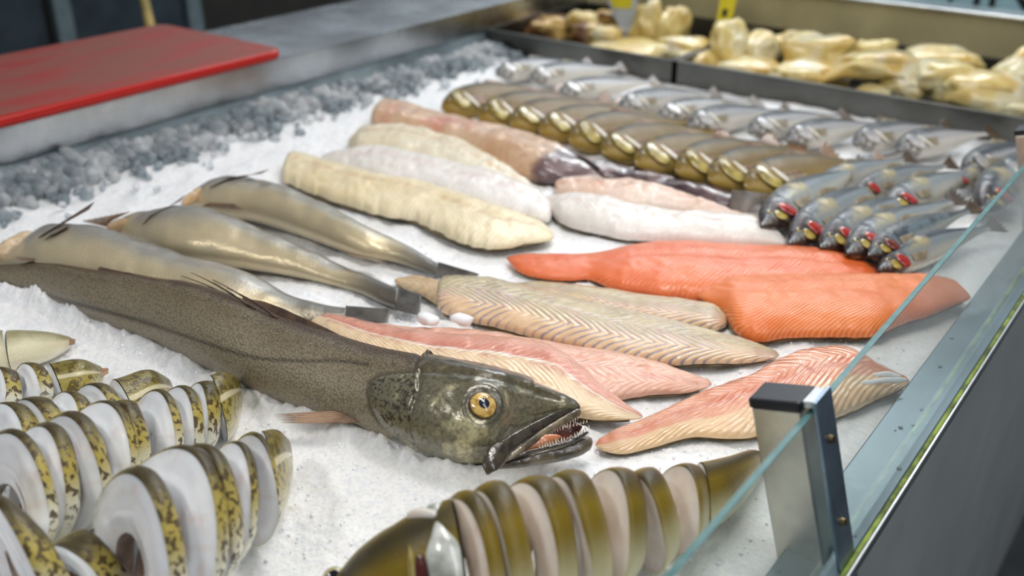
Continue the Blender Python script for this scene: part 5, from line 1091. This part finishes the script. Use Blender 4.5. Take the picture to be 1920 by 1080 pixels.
# ------------------------------------------------------------------ salted fish pieces in the trays
def chunk(px, sz, Yd, label, group, rot=0.0, tilt=0.0, bend=0.0, dark=False, sq=2.6, seed=0, thick=1.0):
    """lumpy piece of fish: seen centre px, seen size sz (pixels), standing at depth Yd along the counter"""
    c = on_y(px[0], px[1], Yd); d = (c - CAM) @ FW; wx, hz = sz[0] / 2 * d / FPX, sz[1] / 2 * d / FPX
    V, F = ICO[4]; p = 2.0 / sq; V = np.sign(V) * np.abs(V)**p; V = V / np.max(np.abs(V), axis=0)
    V = V * (1 + 0.30 * vn(V * 1.0 + seed * 5.1, 1.3, seed)[:, None] - 0.16 * np.abs(vn(V + seed, 2.4, seed + 1))[:, None] + 0.05 * vn(V + seed, 6.1, seed + 2)[:, None]) * 1.12
    V = V * np.array([wx, max(0.018, min(0.05, (wx + hz) * 0.55)) * thick, hz]); V[:, 2] += bend * (hz * 0.9) * (1 - (V[:, 0] / wx)**2) - bend * hz * 0.5
    R = np.array(Euler((tilt, 0, rot)).to_matrix()) @ np.array(Matrix.Rotation(0.0, 3, 'Y')); cr = np.array(Matrix.Rotation(YAW * 0.5, 3, 'Z'))
    V = V @ R.T @ cr.T + c
    V[:, 1] = np.maximum(V[:, 1], 1.706)
    V[:, 2] = np.maximum(V[:, 2], -0.046)
    o = obj('salted_fish_piece', V, F, M['salt_fish_dark' if dark else 'salt_fish']); tag(o, label, 'fish piece', group); return o
GL, GR_ = 'salted fish in the tray under the ledge', 'salted fish in the long tray'
for a in [((1028, 52), (90, 40), 1.90, 'dark amber fish piece deepest under the ledge', GL, .2, 0, 0, True), ((1092, 44), (58, 42), 1.93, 'rounded pale fish piece beside the dark amber one', GL), ((1098, 66), (66, 40), 1.90, 'brown-skinned fish piece under the rounded pale one', GL, 0, 0, 0, True),
          ((1135, 76), (60, 52), 1.87, 'cream fish piece left of the white price tag foot', GL), ((1212, 55), (52, 92), 1.92, 'tall upright fish piece just beyond the white price tag', GL, .2), ((1262, 62), (52, 84), 1.92, 'curled upright fish piece by the tray divider', GL, -.2),
          ((1180, 98), (150, 36), 1.78, 'long flat yellowish fish piece along the near tray rim', GL), ((1290, 90), (90, 42), 1.84, 'flat fish piece leaning on the tray divider', GL), ((1142, 36), (56, 30), 1.98, 'small amber fish piece behind the white price tag', GL, 0, 0, 0, True)]:
    chunk(a[0], a[1], a[2], a[3], a[4], *(a[5:7] if len(a) > 6 else (a[5],) if len(a) > 5 else ()), bend=a[7] if len(a) > 7 else 0.0, dark=a[8] if len(a) > 8 else False, seed=len(a[3]))
for px, sz, Yd, lb, rot, bend, sq in [((1362, 100), (72, 100), 1.86, 'tall whitish fish piece at the foot of the yellow price tag', .1, 0, 2.4), ((1312, 122), (72, 52), 1.80, 'pale fish piece in the near corner by the divider', 0, 0, 2.4), ((1425, 98), (66, 66), 1.92, 'round fish piece beside the tall whitish one', .2, 0, 2.2),
                           ((1532, 108), (128, 78), 1.90, 'straight-cut slab of fish standing upright in the tray', -.1, 0, 5.0), ((1400, 142), (130, 50), 1.79, 'yellow fish piece along the rim below the round one', 0, .2, 2.4), ((1510, 150), (130, 54), 1.78, 'broad yellow fish piece in front of the upright slab', .1, .1, 2.4),
                           ((1650, 128), (160, 46), 1.80, 'arched fish piece with a dark brown hollow beneath', 0, .9, 2.6), ((1700, 160), (80, 60), 1.79, 'glassy pale lump at the arch end', 0, 0, 2.2), ((1772, 152), (120, 72), 1.81, 'large rounded fish piece next to the glassy lump', .2, .2, 2.3),
                           ((1765, 112), (132, 50), 1.95, 'crusty fish piece against the beige wall', 0, .2, 2.4), ((1838, 178), (160, 66), 1.78, 'long fish piece over the rim with a dark thread', -.1, .2, 2.4), ((1900, 150), (80, 90), 1.86, 'fish piece cut by the picture edge above the last one', 0, 0, 2.3), ((1905, 208), (70, 36), 1.76, 'lowest fish piece at the picture edge by the rim', 0, 0, 2.3),
                           ((1640, 172), (60, 26), 1.76, 'small scrap of fish under the arch', 0, 0, 2.3), ((1480, 78), (60, 34), 1.98, 'small fish piece behind the round one near the wall', 0, 0, 2.3), ((1640, 96), (70, 40), 1.97, 'grey-white crumbly fish piece behind the arch', 0, 0, 2.3)]:
    chunk(px, sz, Yd, lb, GR_, rot, 0, bend, False, sq, seed=len(lb) + px[0] % 7)

# price tags stuck in the trays
def price_tag(name, label, b0, b1, t0, t1, Yd, lean, parts):
    t = thing(name, label, 'price tag', on_y(*b0, Yd))
    P = [on_y(*q, Yd + (lean if i > 1 else 0)) for i, q in enumerate((b0, b1, t1, t0))]
    def sheet(nm, f0, f1, g0, g1, off, mat, th=0.0018):
        q = lambda u, v: (P[0] * (1 - u) + P[1] * u) * (1 - v) + (P[3] * (1 - u) + P[2] * u) * v
        C = np.array([q(f0, g0), q(f1, g0), q(f1, g1), q(f0, g1)]); C[:, 1] -= off
        B = C.copy(); B[:, 1] += th; obj(nm, np.vstack([C, B]), [[0, 1, 2, 3], [7, 6, 5, 4], [0, 4, 5, 1], [1, 5, 6, 2], [2, 6, 7, 3], [3, 7, 4, 0]], mat, t, smooth=False)
    for p in parts: sheet(*p)
    return t
t1 = price_tag('price_tag', 'white plastic price tag with a yellow label in the ledge-side tray', (1163, 58), (1183, 58), (1112, -60), (1206, -60), 1.90, 0.05, [('card', 0, 1, 0, 1, 0, M['tag_grey']), ('label_sticker', 0.12, 0.86, 0.36, 1, 0.0012, M['tag_yellow'], 0.0006)])
box('foot', on_y(1153, 70, 1.895) - np.array([0, 0, 0.0]), on_y(1190, 58, 1.895) + np.array([0, 0.012, 0.0]), M['tag_grey'], t1, 0.001)
t2 = price_tag('price_tag', 'narrow yellow price tag with black marks in the long tray', (1341, 54), (1368, 54), (1358, -50), (1392, -50), 1.93, 0.05, [('card', 0, 1, 0, 1, 0, M['tag_yellow']), ('printed_mark', 0.3, 0.62, 0.22, 0.36, 0.0010, M['ink'], 0.0005), ('printed_mark', 0.2, 0.7, 0.0, 0.07, 0.0010, M['ink'], 0.0005)])
build_ice()
